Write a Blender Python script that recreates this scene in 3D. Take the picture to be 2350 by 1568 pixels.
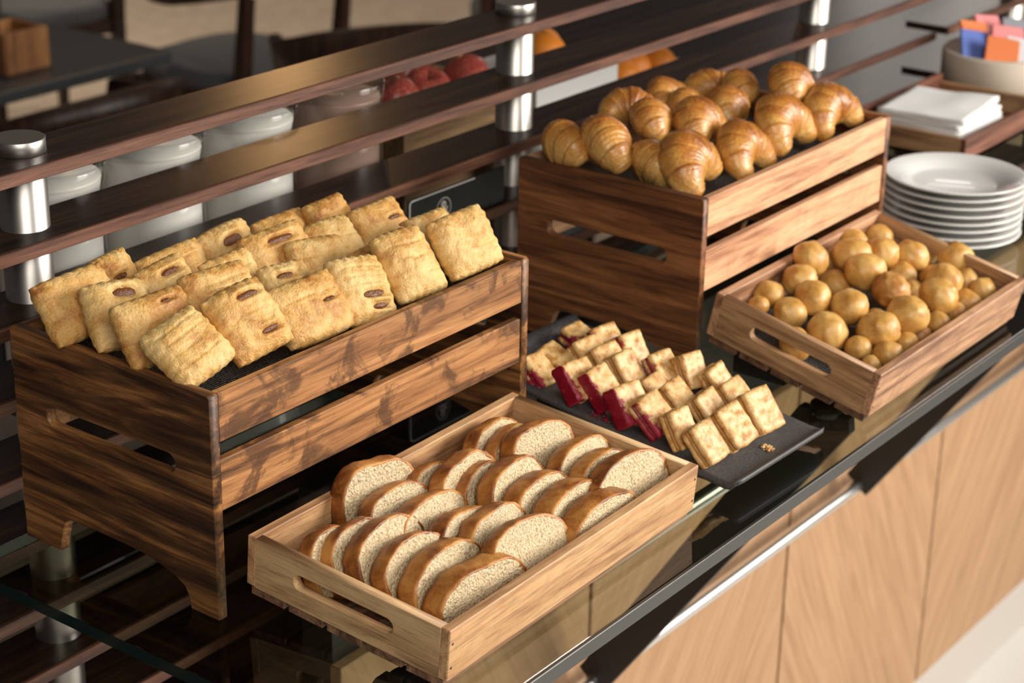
import bpy, bmesh, math, random
import numpy as np
from mathutils import Vector, Matrix, noise

for _o in list(bpy.data.objects):
    bpy.data.objects.remove(_o)
scene = bpy.context.scene
C = scene.collection
PI = math.pi
rad = math.radians

# ------------------------------------------------------------------ camera
def look_basis(yaw, pitch, roll):
    f = Vector((math.sin(yaw)*math.cos(pitch), math.cos(yaw)*math.cos(pitch), -math.sin(pitch)))
    r = Vector((math.cos(yaw), -math.sin(yaw), 0)); u = r.cross(f)
    c, s = math.cos(roll), math.sin(roll)
    return c*r+s*u, -s*r+c*u, f
_r, _u, _f = look_basis(0.930587, 0.388635, 0.0175956)
cam_d = bpy.data.cameras.new('camera'); cam = bpy.data.objects.new('camera', cam_d); C.objects.link(cam)
_m = Matrix((( _r.x, _u.x, -_f.x, -0.89089), (_r.y, _u.y, -_f.y, -0.93261), (_r.z, _u.z, -_f.z, 0.74996), (0, 0, 0, 1)))
cam.matrix_world = _m
cam_d.sensor_width = 36; cam_d.sensor_fit = 'HORIZONTAL'; cam_d.lens = 68.696
cam_d.clip_start = 0.02; cam_d.clip_end = 60
cam_d.dof.use_dof = True; cam_d.dof.focus_distance = 1.49; cam_d.dof.aperture_fstop = 8.5
scene.camera = cam

# ------------------------------------------------------------------ world, lights, exposure
world = bpy.data.worlds.new('room_air'); scene.world = world; world.use_nodes = True
bg = world.node_tree.nodes['Background']; bg.inputs[0].default_value = (1.0, 0.93, 0.85, 1); bg.inputs[1].default_value = 0.05

def area(name, loc, target, sx, sy, power, col):
    d = bpy.data.lights.new(name, 'AREA'); d.shape = 'RECTANGLE'; d.size = sx; d.size_y = sy; d.energy = power; d.color = col
    o = bpy.data.objects.new(name, d); C.objects.link(o); o.location = loc
    o.rotation_euler = (Vector(target)-Vector(loc)).to_track_quat('-Z', 'Y').to_euler()
    return o
area('front_window', (1.9, -2.3, 1.0), (0.4, 0.0, 0.1), 1.3, 1.3, 126, (1.0, 0.95, 0.88))
area('front_window_two', (4.2, -2.3, 1.0), (1.0, 0.0, 0.0), 1.5, 1.3, 42, (1.0, 0.95, 0.88))
area('front_left_fill', (-1.3, -2.0, 1.7), (0.3, 0.0, 0.1), 1.6, 1.6, 50, (1.0, 0.94, 0.86))  # soft fill added from the front left, no window known there
area('far_window', (6.6, 2.3, 1.45), (1.2, 0.2, 0.0), 0.25, 1.1, 3.2, (1.0, 0.92, 0.84))
area('far_window_two', (6.9, 2.9, 1.45), (1.2, 0.2, 0.0), 0.25, 1.1, 2.4, (1.0, 0.92, 0.84))
def fill_spot(name, loc, power):  # spots added to brighten the carpet, no such lamps known in the room
    d = bpy.data.lights.new(name, 'SPOT'); d.energy = power; d.spot_size = rad(85); d.spot_blend = .5; d.shadow_soft_size = .08; d.color = (1.0, .86, .68)
    o = bpy.data.objects.new(name, d); C.objects.link(o); o.location = loc
fill_spot('carpet_fill', (3.9, 4.6, 1.9), 160)
fill_spot('carpet_fill', (2.4, 3.4, 1.9), 45)

scene.view_settings.view_transform = 'Standard'; scene.view_settings.look = 'None'
scene.view_settings.exposure = 0.0; scene.view_settings.gamma = 1.0
scene.view_settings.use_curve_mapping = False

# ------------------------------------------------------------------ material helpers
class N:
    def __init__(s, name):
        s.m = bpy.data.materials.new(name); s.m.use_nodes = True
        s.t = s.m.node_tree; s.n = s.t.nodes; s.b = s.n['Principled BSDF']; s.out = s.n['Material Output']
    def add(s, typ, **kw):
        n = s.n.new(typ)
        for k, v in kw.items(): setattr(n, k, v)
        return n
    def link(s, a, b): s.t.links.new(a, b)
    def coords(s, scale=(1, 1, 1), rnd=True, kind='Object'):
        tc = s.add('ShaderNodeTexCoord'); mp = s.add('ShaderNodeMapping'); mp.inputs['Scale'].default_value = scale
        if rnd:
            oi = s.add('ShaderNodeObjectInfo'); mu = s.add('ShaderNodeVectorMath', operation='SCALE')
            cb = s.add('ShaderNodeCombineXYZ'); s.link(oi.outputs['Random'], cb.inputs[0]); s.link(oi.outputs['Random'], cb.inputs[1]); s.link(oi.outputs['Random'], cb.inputs[2])
            s.link(cb.outputs[0], mu.inputs[0]); mu.inputs['Scale'].default_value = 3.7
            ad = s.add('ShaderNodeVectorMath', operation='ADD'); s.link(tc.outputs[kind], ad.inputs[0]); s.link(mu.outputs[0], ad.inputs[1])
            s.link(ad.outputs[0], mp.inputs['Vector'])
        else:
            s.link(tc.outputs[kind], mp.inputs['Vector'])
        return mp.outputs[0]
    def noise(s, vec, scale, detail=4, rough=.55, dist=0.):
        n = s.add('ShaderNodeTexNoise'); s.link(vec, n.inputs['Vector'])
        n.inputs['Scale'].default_value = scale; n.inputs['Detail'].default_value = detail
        n.inputs['Roughness'].default_value = rough; n.inputs['Distortion'].default_value = dist
        return n.outputs['Fac']
    def ramp(s, fac, stops):
        r = s.add('ShaderNodeValToRGB'); s.link(fac, r.inputs[0]); e = r.color_ramp.elements
        while len(e) < len(stops): e.new(0.5)
        for i, (p, c) in enumerate(stops):
            e[i].position = p; e[i].color = (c[0], c[1], c[2], 1) if hasattr(c, '__len__') else (c, c, c, 1)
        return r.outputs[0]
    def mix(s, fac, a, b, mode='MIX'):
        n = s.add('ShaderNodeMix', data_type='RGBA', blend_type=mode)
        for sock, v in ((n.inputs[0], fac), (n.inputs[6], a), (n.inputs[7], b)):
            if hasattr(v, 'default_value') or hasattr(v, 'links'): s.link(v, sock)
            elif hasattr(v, '__len__'): sock.default_value = (v[0], v[1], v[2], 1)
            else: sock.default_value = v
        return n.outputs[2]
    def math(s, op, a, b=0.):
        n = s.add('ShaderNodeMath', operation=op)
        for sock, v in ((n.inputs[0], a), (n.inputs[1], b)):
            if hasattr(v, 'links'): s.link(v, sock)
            else: sock.default_value = v
        return n.outputs[0]
    def bump(s, h, strength=.3, dist=.002):
        b = s.add('ShaderNodeBump'); b.inputs['Strength'].default_value = strength; b.inputs['Distance'].default_value = dist
        s.link(h, b.inputs['Height']); s.link(b.outputs[0], s.b.inputs['Normal'])
    def set(s, **kw):
        for k, v in kw.items():
            sock = s.b.inputs[k.replace('_', ' ')]
            if hasattr(v, 'links'): s.link(v, sock)
            elif hasattr(v, '__len__'): sock.default_value = (*v, 1) if len(sock.default_value) == 4 else tuple(v)
            else: sock.default_value = v
        return s

def plain(name, col, rough=.5, metal=0., **kw):
    return N(name).set(Base_Color=col, Roughness=rough, Metallic=metal, **kw).m

def wood(name, dark, mid, light, axis, streak=.5, blotch=0., rough=.5, fine=.6, coat=0., spec=.5, turn=0., knots=0.):
    g = N(name)
    def sc(a, c): return tuple(a if i == 'XYZ'.index(axis) else c for i in range(3))
    def cc(scale):
        v = g.coords((1, 1, 1))
        if turn:
            r = g.add('ShaderNodeVectorRotate', rotation_type='Y_AXIS'); r.inputs['Angle'].default_value = turn; g.link(v, r.inputs['Vector']); v = r.outputs[0]
        mp = g.add('ShaderNodeMapping'); mp.inputs['Scale'].default_value = scale; g.link(v, mp.inputs['Vector']); return mp.outputs[0]
    v1 = cc(sc(4.5, 75)); v2 = cc(sc(2.2, 26)); v3 = cc(sc(30, 650)); v4 = cc((1, 1, 1))
    n1 = g.noise(v1, 1.0, 8, .66, .8); n2 = g.noise(v2, 1.0, 4, .55, 1.4); n3 = g.noise(v3, 1.0, 3, .6)
    c = g.ramp(n1, [(.37, dark), (.50, mid), (.63, light)])
    st = g.ramp(n2, [(.40, (0, 0, 0)), (.53, (1, 1, 1))])
    c2 = g.mix(streak, c, g.mix(st, tuple(x*.75 for x in dark), c))
    c2 = g.mix(.35, c2, g.mix(g.ramp(n2, [(.50, (0, 0, 0)), (.66, (1, 1, 1))]), c2, light))
    if blotch:
        nb = g.noise(v4, 24, 5, .62, .8)
        fb = g.ramp(nb, [(.52, (0, 0, 0)), (.60, (1, 1, 1))])
        c2 = g.mix(g.math('MULTIPLY', fb, blotch), c2, dark)
    pores = g.ramp(n3, [(.34, tuple([1-.5*fine]*3)), (.5, (1, 1, 1))])
    c3 = g.mix(1.0, c2, pores, 'MULTIPLY')
    g.set(Base_Color=c3, Roughness=rough, Specular_IOR_Level=spec)
    if coat: g.set(Coat_Weight=coat, Coat_Roughness=.25)
    g.bump(g.math('ADD', g.math('MULTIPLY', n3, .6), n1), .25, .0006)
    return g.m

AC = dict(dark=(.030, .012, .005), mid=(.165, .064, .020), light=(.43, .195, .062))
M = {}
M['acacia_y'] = wood('acacia_end_grain', **AC, axis='Y', streak=.75, rough=.48)
M['acacia_x'] = wood('acacia_slat', (.085, .034, .012), (.36, .150, .050), (.56, .27, .10), 'X', streak=.3, blotch=.8, rough=.5)
M['acaciab_y'] = wood('teak_end_panel', (.06, .020, .008), (.19, .070, .024), (.32, .13, .046), 'Y', streak=.4, rough=.5)
M['acaciab_x'] = wood('teak_slat', (.36, .155, .078), (.70, .375, .20), (.80, .475, .27), 'X', streak=.2, blotch=.2, rough=.52)
M['tray_x'] = wood('pale_tray_long', (.32, .15, .065), (.57, .315, .145), (.70, .43, .21), 'X', streak=.22, blotch=.18, rough=.55)
M['tray_y'] = wood('pale_tray_end', (.26, .135, .06), (.58, .35, .17), (.68, .45, .23), 'Y', streak=.35, blotch=.12, rough=.55)
M['tray_base'] = wood('tray_base_slat', (.10, .045, .025), (.24, .12, .065), (.36, .2, .11), 'X', streak=.4, rough=.6)
M['dtray_x'] = wood('walnut_tray_long', (.20, .09, .045), (.50, .265, .14), (.62, .36, .20), 'X', streak=.4, blotch=.3, rough=.52)
M['dtray_y'] = wood('walnut_tray_end', (.17, .08, .036), (.42, .23, .11), (.54, .33, .165), 'Y', streak=.4, blotch=.1, rough=.52)
M['dtray_base'] = wood('walnut_tray_base', (.05, .022, .012), (.13, .06, .032), (.20, .10, .052), 'X', streak=.4, rough=.55)
M['wenge'] = wood('wenge_board', (.012, .006, .004), (.028, .013, .009), (.050, .023, .014), 'X', streak=.3, rough=.29, fine=.6, spec=.36)
M['wenge_edge'] = wood('wenge_edging', (.05, .018, .010), (.13, .050, .027), (.20, .085, .05), 'X', streak=.3, rough=.5, fine=.7)
M['oak_a'] = wood('oak_veneer_leaning', (.35, .19, .092), (.42, .24, .122), (.47, .28, .15), 'Z', streak=.1, rough=.55, fine=.15, turn=.5)
M['oak_b'] = wood('oak_veneer_counter_leaning', (.35, .19, .092), (.42, .24, .122), (.47, .28, .15), 'Z', streak=.1, rough=.55, fine=.15, turn=-.6)
M['chair_wood'] = wood('dark_chair_wood', (.012, .004, .002), (.035, .012, .006), (.07, .026, .012), 'Z', streak=.3, rough=.4)
M['caddy'] = wood('orange_box_wood', (.14, .05, .014), (.30, .115, .034), (.42, .19, .065), 'Z', streak=.3, rough=.55)
M['reddish'] = wood('reddish_tray_wood', (.08, .026, .015), (.20, .075, .042), (.31, .125, .075), 'X', streak=.35, rough=.5)
M['box_wood'] = wood('fruit_box_wood', (.16, .085, .03), (.30, .17, .07), (.42, .26, .12), 'X', streak=.3, rough=.6)

g = N('brushed_steel'); v = g.coords((6, 6, 300), rnd=False); g.set(Base_Color=(.50, .475, .44), Metallic=1., Roughness=.36)
g.bump(g.noise(v, 1., 2), .05, .0003); M['steel'] = g.m
M['steel_cap'] = plain('satin_steel_cap', (.55, .52, .48), .38, 1.)
M['chrome'] = plain('chrome_rod', (.80, .79, .77), .3, 1.)
M['trim'] = plain('dark_edge_trim', (.09, .09, .085), .33, .75)
M['black'] = plain('black_bracket', (.010, .009, .008), .5)
M['nail'] = plain('dark_nail_head', (.06, .035, .02), .5, .3)
M['black_gloss'] = plain('black_standoff', (.012, .014, .013), .2)
M['steel_kick'] = plain('matt_steel_kick', (.62, .57, .52), .45, .35)
M['porcelain'] = plain('white_porcelain', (.80, .79, .765), .18, Coat_Weight=.4)
M['white_dish'] = plain('white_dish', (.78, .77, .74), .3)

def glass_mat(name, tint, gloss_rough=.02, ior=1.5, refl=1.0):
    g = N(name); g.n.remove(g.b)
    tr = g.add('ShaderNodeBsdfTransparent'); tr.inputs[0].default_value = (*tint, 1)
    gl = g.add('ShaderNodeBsdfGlossy'); gl.inputs['Roughness'].default_value = gloss_rough
    fr = g.add('ShaderNodeFresnel'); fr.inputs[0].default_value = ior
    ge = g.add('ShaderNodeNewGeometry')
    inv = g.math('SUBTRACT', 1.0, ge.outputs['Backfacing'])
    fac = g.math('MULTIPLY', g.math('MULTIPLY', fr.outputs[0], inv), refl)
    mx = g.add('ShaderNodeMixShader'); g.link(fac, mx.inputs[0]); g.link(tr.outputs[0], mx.inputs[1]); g.link(gl.outputs[0], mx.inputs[2])
    g.link(mx.outputs[0], g.out.inputs[0])
    return g.m
M['glass'] = glass_mat('green_tint_glass', (.70, .73, .66))
M['glass_edge'] = plain('dark_green_glass_edge', (.006, .016, .014), .12)
M['jug_glass'] = glass_mat('clear_jug_glass', (.93, .93, .92), .03, 1.45, 1.6)
M['milk'] = plain('white_milk', (.88, .86, .81), .35)
M['choc_milk'] = plain('pinkish_brown_milk', (.42, .28, .22), .35)
M['water_jug'] = plain('cloudy_lemon_water', (.60, .60, .50), .4)

# newsprint liner: black paper with rows of tiny pale illegible print
g = N('black_newsprint'); tc = g.add('ShaderNodeTexCoord')
sx = g.add('ShaderNodeSeparateXYZ'); g.link(tc.outputs['Object'], sx.inputs[0])
rows = g.math('GREATER_THAN', g.math('SINE', g.math('MULTIPLY', sx.outputs[1], 2200.)), .1)
nz = g.noise(g.coords((1500, 300, 1), rnd=False), 1.0, 2)
ink = g.math('MULTIPLY', rows, g.math('GREATER_THAN', nz, .5))
g.set(Base_Color=g.mix(ink, (.018, .017, .017), (.25, .245, .24)), Roughness=.6); M['news'] = g.m

# slate
g = N('grey_slate'); v = g.coords((1, 1, 1), rnd=False); n1 = g.noise(v, 420, 3, .6); n2 = g.noise(v, 30, 4)
g.set(Base_Color=g.mix(g.ramp(n2, [(.35, (0, 0, 0)), (.7, (1, 1, 1))]), g.ramp(n1, [(.35, (.030, .030, .033)), (.7, (.105, .105, .11))]), (.075, .068, .068)), Roughness=.5)
g.bump(n1, .35, .0006); M['slate'] = g.m

# puff pastry
def pastry_mat(name, pale, gold, brown, bias):
    g = N(name); v = g.coords((1, 1, 1))
    n1 = g.noise(v, 42, 5, .6, .5); n2 = g.noise(v, 130, 5, .65, .4); n3 = g.noise(v, 480, 3, .6)
    c = g.ramp(n1, [(.42-bias, pale), (.54-bias, gold), (.70-bias, brown)])
    c = g.mix(g.ramp(n2, [(.42, (.35, .35, .35)), (.62, (0, 0, 0))]), c, pale)
    c = g.mix(g.ramp(n3, [(.60, (0, 0, 0)), (.75, (.5, .5, .5))]), c, tuple(x*.75 for x in brown))
    g.set(Base_Color=c, Roughness=g.ramp(n1, [(.4, .55), (.6, .34)]), Subsurface_Weight=.10, Subsurface_Radius=(.006, .003, .0015), Subsurface_Scale=.6)
    h = g.math('ADD', g.math('MULTIPLY', n2, 1.0), g.math('MULTIPLY', n3, .35)); g.bump(h, .75, .003)
    return g.m
M['pastry_pale'] = pastry_mat('pale_puff_pastry', (.80, .545, .225), (.71, .42, .125), (.50, .195, .038), -.005)
M['pastry_gold'] = pastry_mat('golden_puff_pastry', (.76, .49, .185), (.66, .35, .088), (.42, .15, .027), .035)
g = N('brown_sticky_filling'); g.set(Base_Color=(.135, .042, .008), Roughness=.22); g.bump(g.noise(g.coords(), 900, 3), .6, .001); M['filling'] = g.m

# croissant
g = N('glazed_croissant'); v = g.coords((1, 1, 1)); n1 = g.noise(v, 48, 4, .55, .6); n2 = g.noise(v, 260, 4, .6)
uv = g.add('ShaderNodeVertexColor'); uv.layer_name = 'bake'
tone = g.math('ADD', g.math('MULTIPLY', uv.outputs[0], .75), g.math('MULTIPLY', g.math('SUBTRACT', n1, .5), .9))
g.set(Base_Color=g.ramp(tone, [(.10, (.74, .45, .15)), (.36, (.60, .29, .065)), (.62, (.42, .15, .025)), (.90, (.22, .062, .011))]), Roughness=g.ramp(n1, [(.4, .20), (.62, .36)]), Coat_Weight=.35, Coat_Roughness=.12, Subsurface_Weight=.06, Subsurface_Radius=(.005, .002, .001), Subsurface_Scale=.5)
g.bump(g.math('ADD', n2, g.math('MULTIPLY', n1, .8)), .55, .0024); M['croissant'] = g.m

# choux
def choux(name, a, b, c_):
    g = N(name); v = g.coords((1, 1, 1)); n1 = g.noise(v, 55, 4, .55, .5); n2 = g.noise(v, 420, 3, .6)
    g.set(Base_Color=g.ramp(n1, [(.40, a), (.52, b), (.66, c_)]), Roughness=.42, Subsurface_Weight=.08, Subsurface_Radius=(.005, .0025, .001), Subsurface_Scale=.5)
    g.bump(g.math('ADD', g.math('MULTIPLY', n2, .4), n1), .28, .0015); return g.m
M['choux'] = choux('choux_bun', (.66, .40, .125), (.57, .305, .075), (.46, .21, .042))
M['choux_dark'] = choux('browned_choux_bun', (.54, .28, .085), (.44, .19, .045), (.33, .125, .026))

# bread
g = N('sponge_crumb'); v = g.coords((1, 1, 1)); n1 = g.noise(v, 520, 4, .7); n2 = g.noise(v, 60, 3)
vo = g.add('ShaderNodeTexVoronoi'); g.link(v, vo.inputs['Vector']); vo.inputs['Scale'].default_value = 480
c = g.ramp(n1, [(.38, (.46, .30, .135)), (.48, (.78, .61, .37)), (.60, (.87, .73, .50))])
g.set(Base_Color=g.mix(g.ramp(n2, [(.4, (0, 0, 0)), (.75, (.3, .3, .3))]), c, (.82, .63, .36)), Roughness=.8, Subsurface_Weight=.12, Subsurface_Radius=(.006, .004, .002), Subsurface_Scale=.5)
g.bump(g.math('ADD', n1, g.math('MULTIPLY', vo.outputs['Distance'], .8)), .9, .0022); M['crumb'] = g.m
g = N('baked_crust'); v = g.coords((1, 1, 1)); n1 = g.noise(v, 42, 5, .6, .4); n2 = g.noise(v, 350, 4, .6)
g.set(Base_Color=g.ramp(n1, [(.38, (.56, .25, .060)), (.50, (.38, .135, .024)), (.64, (.17, .048, .010))]), Roughness=g.ramp(n1, [(.35, .5), (.6, .33)]))
g.bump(g.math('ADD', n2, n1), .4, .0016); M['crust'] = g.m

# shortbread slices
def biscuit(name, red):
    g = N(name); tc = g.add('ShaderNodeTexCoord'); v = g.coords((1, 1, 1)); n1 = g.noise(v, 120, 5, .65); n2 = g.noise(v, 700, 3)
    c = g.ramp(n1, [(.42, (.78, .52, .23)), (.53, (.68, .39, .13)), (.63, (.48, .21, .045))])
    if red:
        sx = g.add('ShaderNodeSeparateXYZ'); g.link(tc.outputs['Object'], sx.inputs[0])
        w = g.math('ADD', g.math('MULTIPLY', sx.outputs[0], -58.), g.math('MULTIPLY', g.math('SUBTRACT', n1, .5), 1.5))
        f = g.ramp(g.math('ADD', w, g.math('MULTIPLY', sx.outputs[1], -16.)), [(.62, (0, 0, 0)), (.82, (1, 1, 1))])
        c = g.mix(f, c, (.34, .010, .035))
    g.set(Base_Color=c, Roughness=.45, Subsurface_Weight=.08, Subsurface_Radius=(.004, .002, .001), Subsurface_Scale=.4)
    g.set(Coat_Weight=.2, Coat_Roughness=.2)
    g.bump(g.math('ADD', g.math('MULTIPLY', n2, .5), n1), .8, .002); return g.m
M['biscuit'] = biscuit('shortbread', False); M['biscuit_red'] = biscuit('red_stained_shortbread', True)
g = N('wet_raspberry_jelly'); g.set(Base_Color=(.26, .006, .024), Roughness=.12); g.bump(g.noise(g.coords(), 600, 3), .6, .001); M['jelly'] = g.m
g = N('amber_syrup_filling'); g.set(Base_Color=(.50, .24, .05), Roughness=.2); g.bump(g.noise(g.coords(), 600, 3), .6, .001); M['syrup'] = g.m

M['napkin'] = plain('white_paper_napkin', (.84, .83, .81), .85)
M['sack'] = plain('beige_sackcloth', (.58, .50, .41), .9); M['sack_low'] = plain('tan_sackcloth', (.44, .31, .17), .9)
g = N('red_apple'); n1 = g.noise(g.coords(), 22, 4, .6, .4); g.set(Base_Color=g.ramp(n1, [(.42, (.26, .012, .026)), (.54, (.40, .06, .05)), (.64, (.60, .32, .14))]), Roughness=.3); M['apple'] = g.m
g = N('orange_peel'); n1 = g.noise(g.coords(), 500, 2); g.set(Base_Color=(.80, .25, .02), Roughness=.4); g.bump(n1, .2, .001); M['orange'] = g.m
M['stalk'] = plain('brown_stalk', (.10, .05, .02), .7)
M['seat'] = plain('grey_seat_cloth', (.10, .10, .105), .85)
M['table'] = plain('charcoal_table_top', (.035, .036, .038), .42)
g = N('cream_carpet'); n1 = g.noise(g.coords(rnd=False), 14, 3); g.set(Base_Color=g.ramp(n1, [(.4, (.50, .40, .31)), (.6, (.58, .47, .37))]), Roughness=.9); M['carpet'] = g.m
M['tile'] = plain('pale_floor_tile', (.64, .62, .585), .4); M['grout'] = plain('floor_grout', (.62, .55, .5), .8)
M['sign_black'] = plain('black_card', (.018, .018, .020), .45); M['sign_white'] = plain('white_print', (.72, .69, .67), .6)
M['sign_grey'] = plain('grey_card', (.05, .05, .05), .5)
g = N('lamp_globe'); g.set(Base_Color=(1, .8, .5), Emission_Color=(1, .55, .22), Emission_Strength=34.); M['globe'] = g.m
for k, c in (('pk_orange', (.70, .20, .07)), ('pk_blue', (.12, .18, .50)), ('pk_grey', (.18, .18, .21)), ('pk_white', (.75, .74, .76)), ('pk_red', (.70, .22, .22))): M[k] = plain(k.replace('pk', 'paper_sachet'), c, .4)

# ------------------------------------------------------------------ object helpers
def obj(name, me, mat, parent=None, smooth=False):
    if isinstance(me, bmesh.types.BMesh):
        m2 = bpy.data.meshes.new(name); me.to_mesh(m2); me.free(); me = m2
    if mat is not None and not me.materials: me.materials.append(M[mat] if isinstance(mat, str) else mat)
    if smooth: me.polygons.foreach_set('use_smooth', [True]*len(me.polygons))
    o = bpy.data.objects.new(name, me); C.objects.link(o)
    if parent: o.parent = parent
    return o
def tag(o, label, cat, group=None):
    o['label'] = label; o['category'] = cat
    if group: o['group'] = group
    return o
def thing(name, label, cat, loc=(0, 0, 0), rot=None, group=None, mat=None):
    o = bpy.data.objects.new(name, None); o.empty_display_size = .02; C.objects.link(o)
    if mat is not None: o.matrix_world = mat
    else:
        o.location = loc
        if rot: o.rotation_euler = rot
    return tag(o, label, cat, group)
def struct(o): o['kind'] = 'structure'; return o
def pydata(name, v, f):
    me = bpy.data.meshes.new(name); me.from_pydata([tuple(x) for x in v], [], f); me.update(); return me
def box_bm(lo, hi, bev=0., seg=1, bm=None):
    b = bmesh.new(); lo, hi = Vector(lo), Vector(hi)
    bmesh.ops.create_cube(b, size=1.)
    for v in b.verts: v.co = Vector((lo[i]+(hi[i]-lo[i])*(v.co[i]+.5) for i in range(3)))
    if bev: bmesh.ops.bevel(b, geom=list(b.edges), offset=bev, segments=seg, affect='EDGES', profile=.5)
    bmesh.ops.recalc_face_normals(b, faces=b.faces)
    if bm is not None:
        me = bpy.data.meshes.new('t'); b.to_mesh(me); b.free(); bm.from_mesh(me); bpy.data.meshes.remove(me); return bm
    return b
def box(name, lo, hi, mat, parent=None, bev=.0008, seg=1): return obj(name, box_bm(lo, hi, bev, seg), mat, parent)
def lathe(prof, n=48, close=False):
    v = []; f = []; m = len(prof)
    for i in range(n):
        a = 2*PI*i/n
        for r, z in prof: v.append((r*math.cos(a), r*math.sin(a), z))
    for i in range(n):
        j = (i+1) % n
        for k in range(m-1):
            f.append((i*m+k, j*m+k, j*m+k+1, i*m+k+1))
    b = bmesh.new(); bv = [b.verts.new(x) for x in v]
    for q in f: b.faces.new([bv[i] for i in q])
    bmesh.ops.remove_doubles(b, verts=b.verts, dist=1e-6)
    bmesh.ops.recalc_face_normals(b, faces=b.faces)
    return b
def cyl(name, p, r, h, mat, parent=None, n=40, axis='Z', bev=.0005):
    b = lathe([(0, 0), (r-bev, 0), (r, bev), (r, h-bev), (r-bev, h), (0, h)], n)
    if axis == 'X': bmesh.ops.rotate(b, verts=b.verts, matrix=Matrix.Rotation(PI/2, 3, 'Y'))
    if axis == 'Y': bmesh.ops.rotate(b, verts=b.verts, matrix=Matrix.Rotation(-PI/2, 3, 'X'))
    bmesh.ops.translate(b, verts=b.verts, vec=p)
    o = obj(name, b, mat, parent, True)
    for q in o.data.polygons:
        if abs(q.normal.dot(Vector({'X': (1, 0, 0), 'Y': (0, 1, 0), 'Z': (0, 0, 1)}[axis]))) > .9: q.use_smooth = False
    return o
def tube(name, pts, r, mat, parent=None, n=10):
    cu = bpy.data.curves.new(name, 'CURVE'); cu.dimensions = '3D'; cu.bevel_depth = r; cu.bevel_resolution = 3; cu.use_fill_caps = True
    sp = cu.splines.new('POLY'); sp.points.add(len(pts)-1)
    for p, q in zip(sp.points, pts): p.co = (*q, 1)
    t = bpy.data.objects.new('t', cu); me = bpy.data.meshes.new_from_object(t); bpy.data.objects.remove(t)
    return obj(name, me, mat, parent, True)
def plate2d(outlines, thick, bev=.0006):
    """flat panel from 2-D outlines (first is the rim, others are holes), thickness along +Z of the sheet"""
    cu = bpy.data.curves.new('t', 'CURVE'); cu.dimensions = '2D'; cu.fill_mode = 'BOTH'; cu.extrude = thick/2-bev; cu.bevel_depth = bev; cu.bevel_resolution = 0
    for ol in outlines:
        sp = cu.splines.new('POLY'); sp.points.add(len(ol)-1); sp.use_cyclic_u = True
        for p, q in zip(sp.points, ol): p.co = (q[0], q[1], 0, 1)
    t = bpy.data.objects.new('t', cu); me = bpy.data.meshes.new_from_object(t); bpy.data.objects.remove(t); return me
def stadium(x0, x1, z0, z1, n=8):
    r = (z1-z0)/2; zc = (z0+z1)/2; o = []
    for i in range(n+1): a = -PI/2+PI*i/n; o.append((x1-r+r*math.cos(a), zc+r*math.sin(a)))
    for i in range(n+1): a = PI/2+PI*i/n; o.append((x0+r+r*math.cos(a), zc+r*math.sin(a)))
    return o
def frame(x, y, z, tilt, yaw=0.):
    return Matrix.Translation((x, y, z)) @ Matrix.Rotation(yaw, 4, 'Z') @ Matrix.Rotation(tilt, 4, 'X')

# ------------------------------------------------------------------ the setting
FLOOR = -1.022
struct(box('floor', (-4, -4, FLOOR-.05), (9, 9, FLOOR-.004), 'grout', bev=0))
fl = bpy.data.objects['floor']
for i in range(12):                                    # pale tiles in front of the counter
    for j in range(7):
        x0, y0 = -.3+i*.42, -2.78+j*.42
        box('floor_tile', (x0+.003, y0+.003, FLOOR-.004), (x0+.417, y0+.417, FLOOR), 'tile', fl, .001)
cp = box('carpet', (-.6, .62, FLOOR-.004), (8.5, 8.5, FLOOR+.002), 'carpet', bev=0); struct(cp); cp.name = 'floor_carpet'

# ------------------------------------------------------------------ counter body: oak panels, kick plate
PY = .14
ct = thing('counter_body', 'pale oak-veneered counter front below the glass shelf', 'counter', (0, PY, FLOOR))
gaps = [.285, .7059, 1.1687, 1.637, 2.11, 2.58]
box('carcass', (.29, .012, .10), (2.7, .05, -FLOOR-.06), 'black', ct, bev=0)  # its black top is an apron added for the dark void above the panels
for k, (a, b) in enumerate(zip(gaps[:-1], gaps[1:])):
    box('panel', (a+.003, 0, .108), (b-.003, .014, -FLOOR-.237), 'oak_b' if k % 2 else 'oak_a', ct, .001)
box('kick_plate', (.29, .004, 0), (2.7, .012, .108), 'steel_kick', ct, .001)

# ------------------------------------------------------------------ slatted partition with steel posts
pt = thing('slatted_partition', 'tall dark slatted partition of wenge boards on steel posts behind the crates', 'partition', (0, 0, FLOOR))
tops = [.2831, .2191, .1573, .0945, .0242, -.040, -.104, -.168, -.232, -.30, -.37]
for k, z in enumerate(tops):
    for x0, x1 in ((-.45, 1.742), (1.782, 2.75)):
        b = box('board', (x0, .2665, z-.0112-FLOOR), (x1, .3325, z-FLOOR), 'wenge', pt, .0006)
        box('edging', (x0, .2625, z-.0112-FLOOR), (x1, .2665, z-FLOOR), 'wenge_edge', b, .0005)
for x in (.0949, .7678, 1.4407, 2.1136):
    p = cyl('post', (x, .306, 0), .0205, .2831-FLOOR, 'steel', pt)
    cyl('post_cap', (x, .306, .2831-FLOOR), .0218, .0125, 'steel_cap', p)

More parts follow.
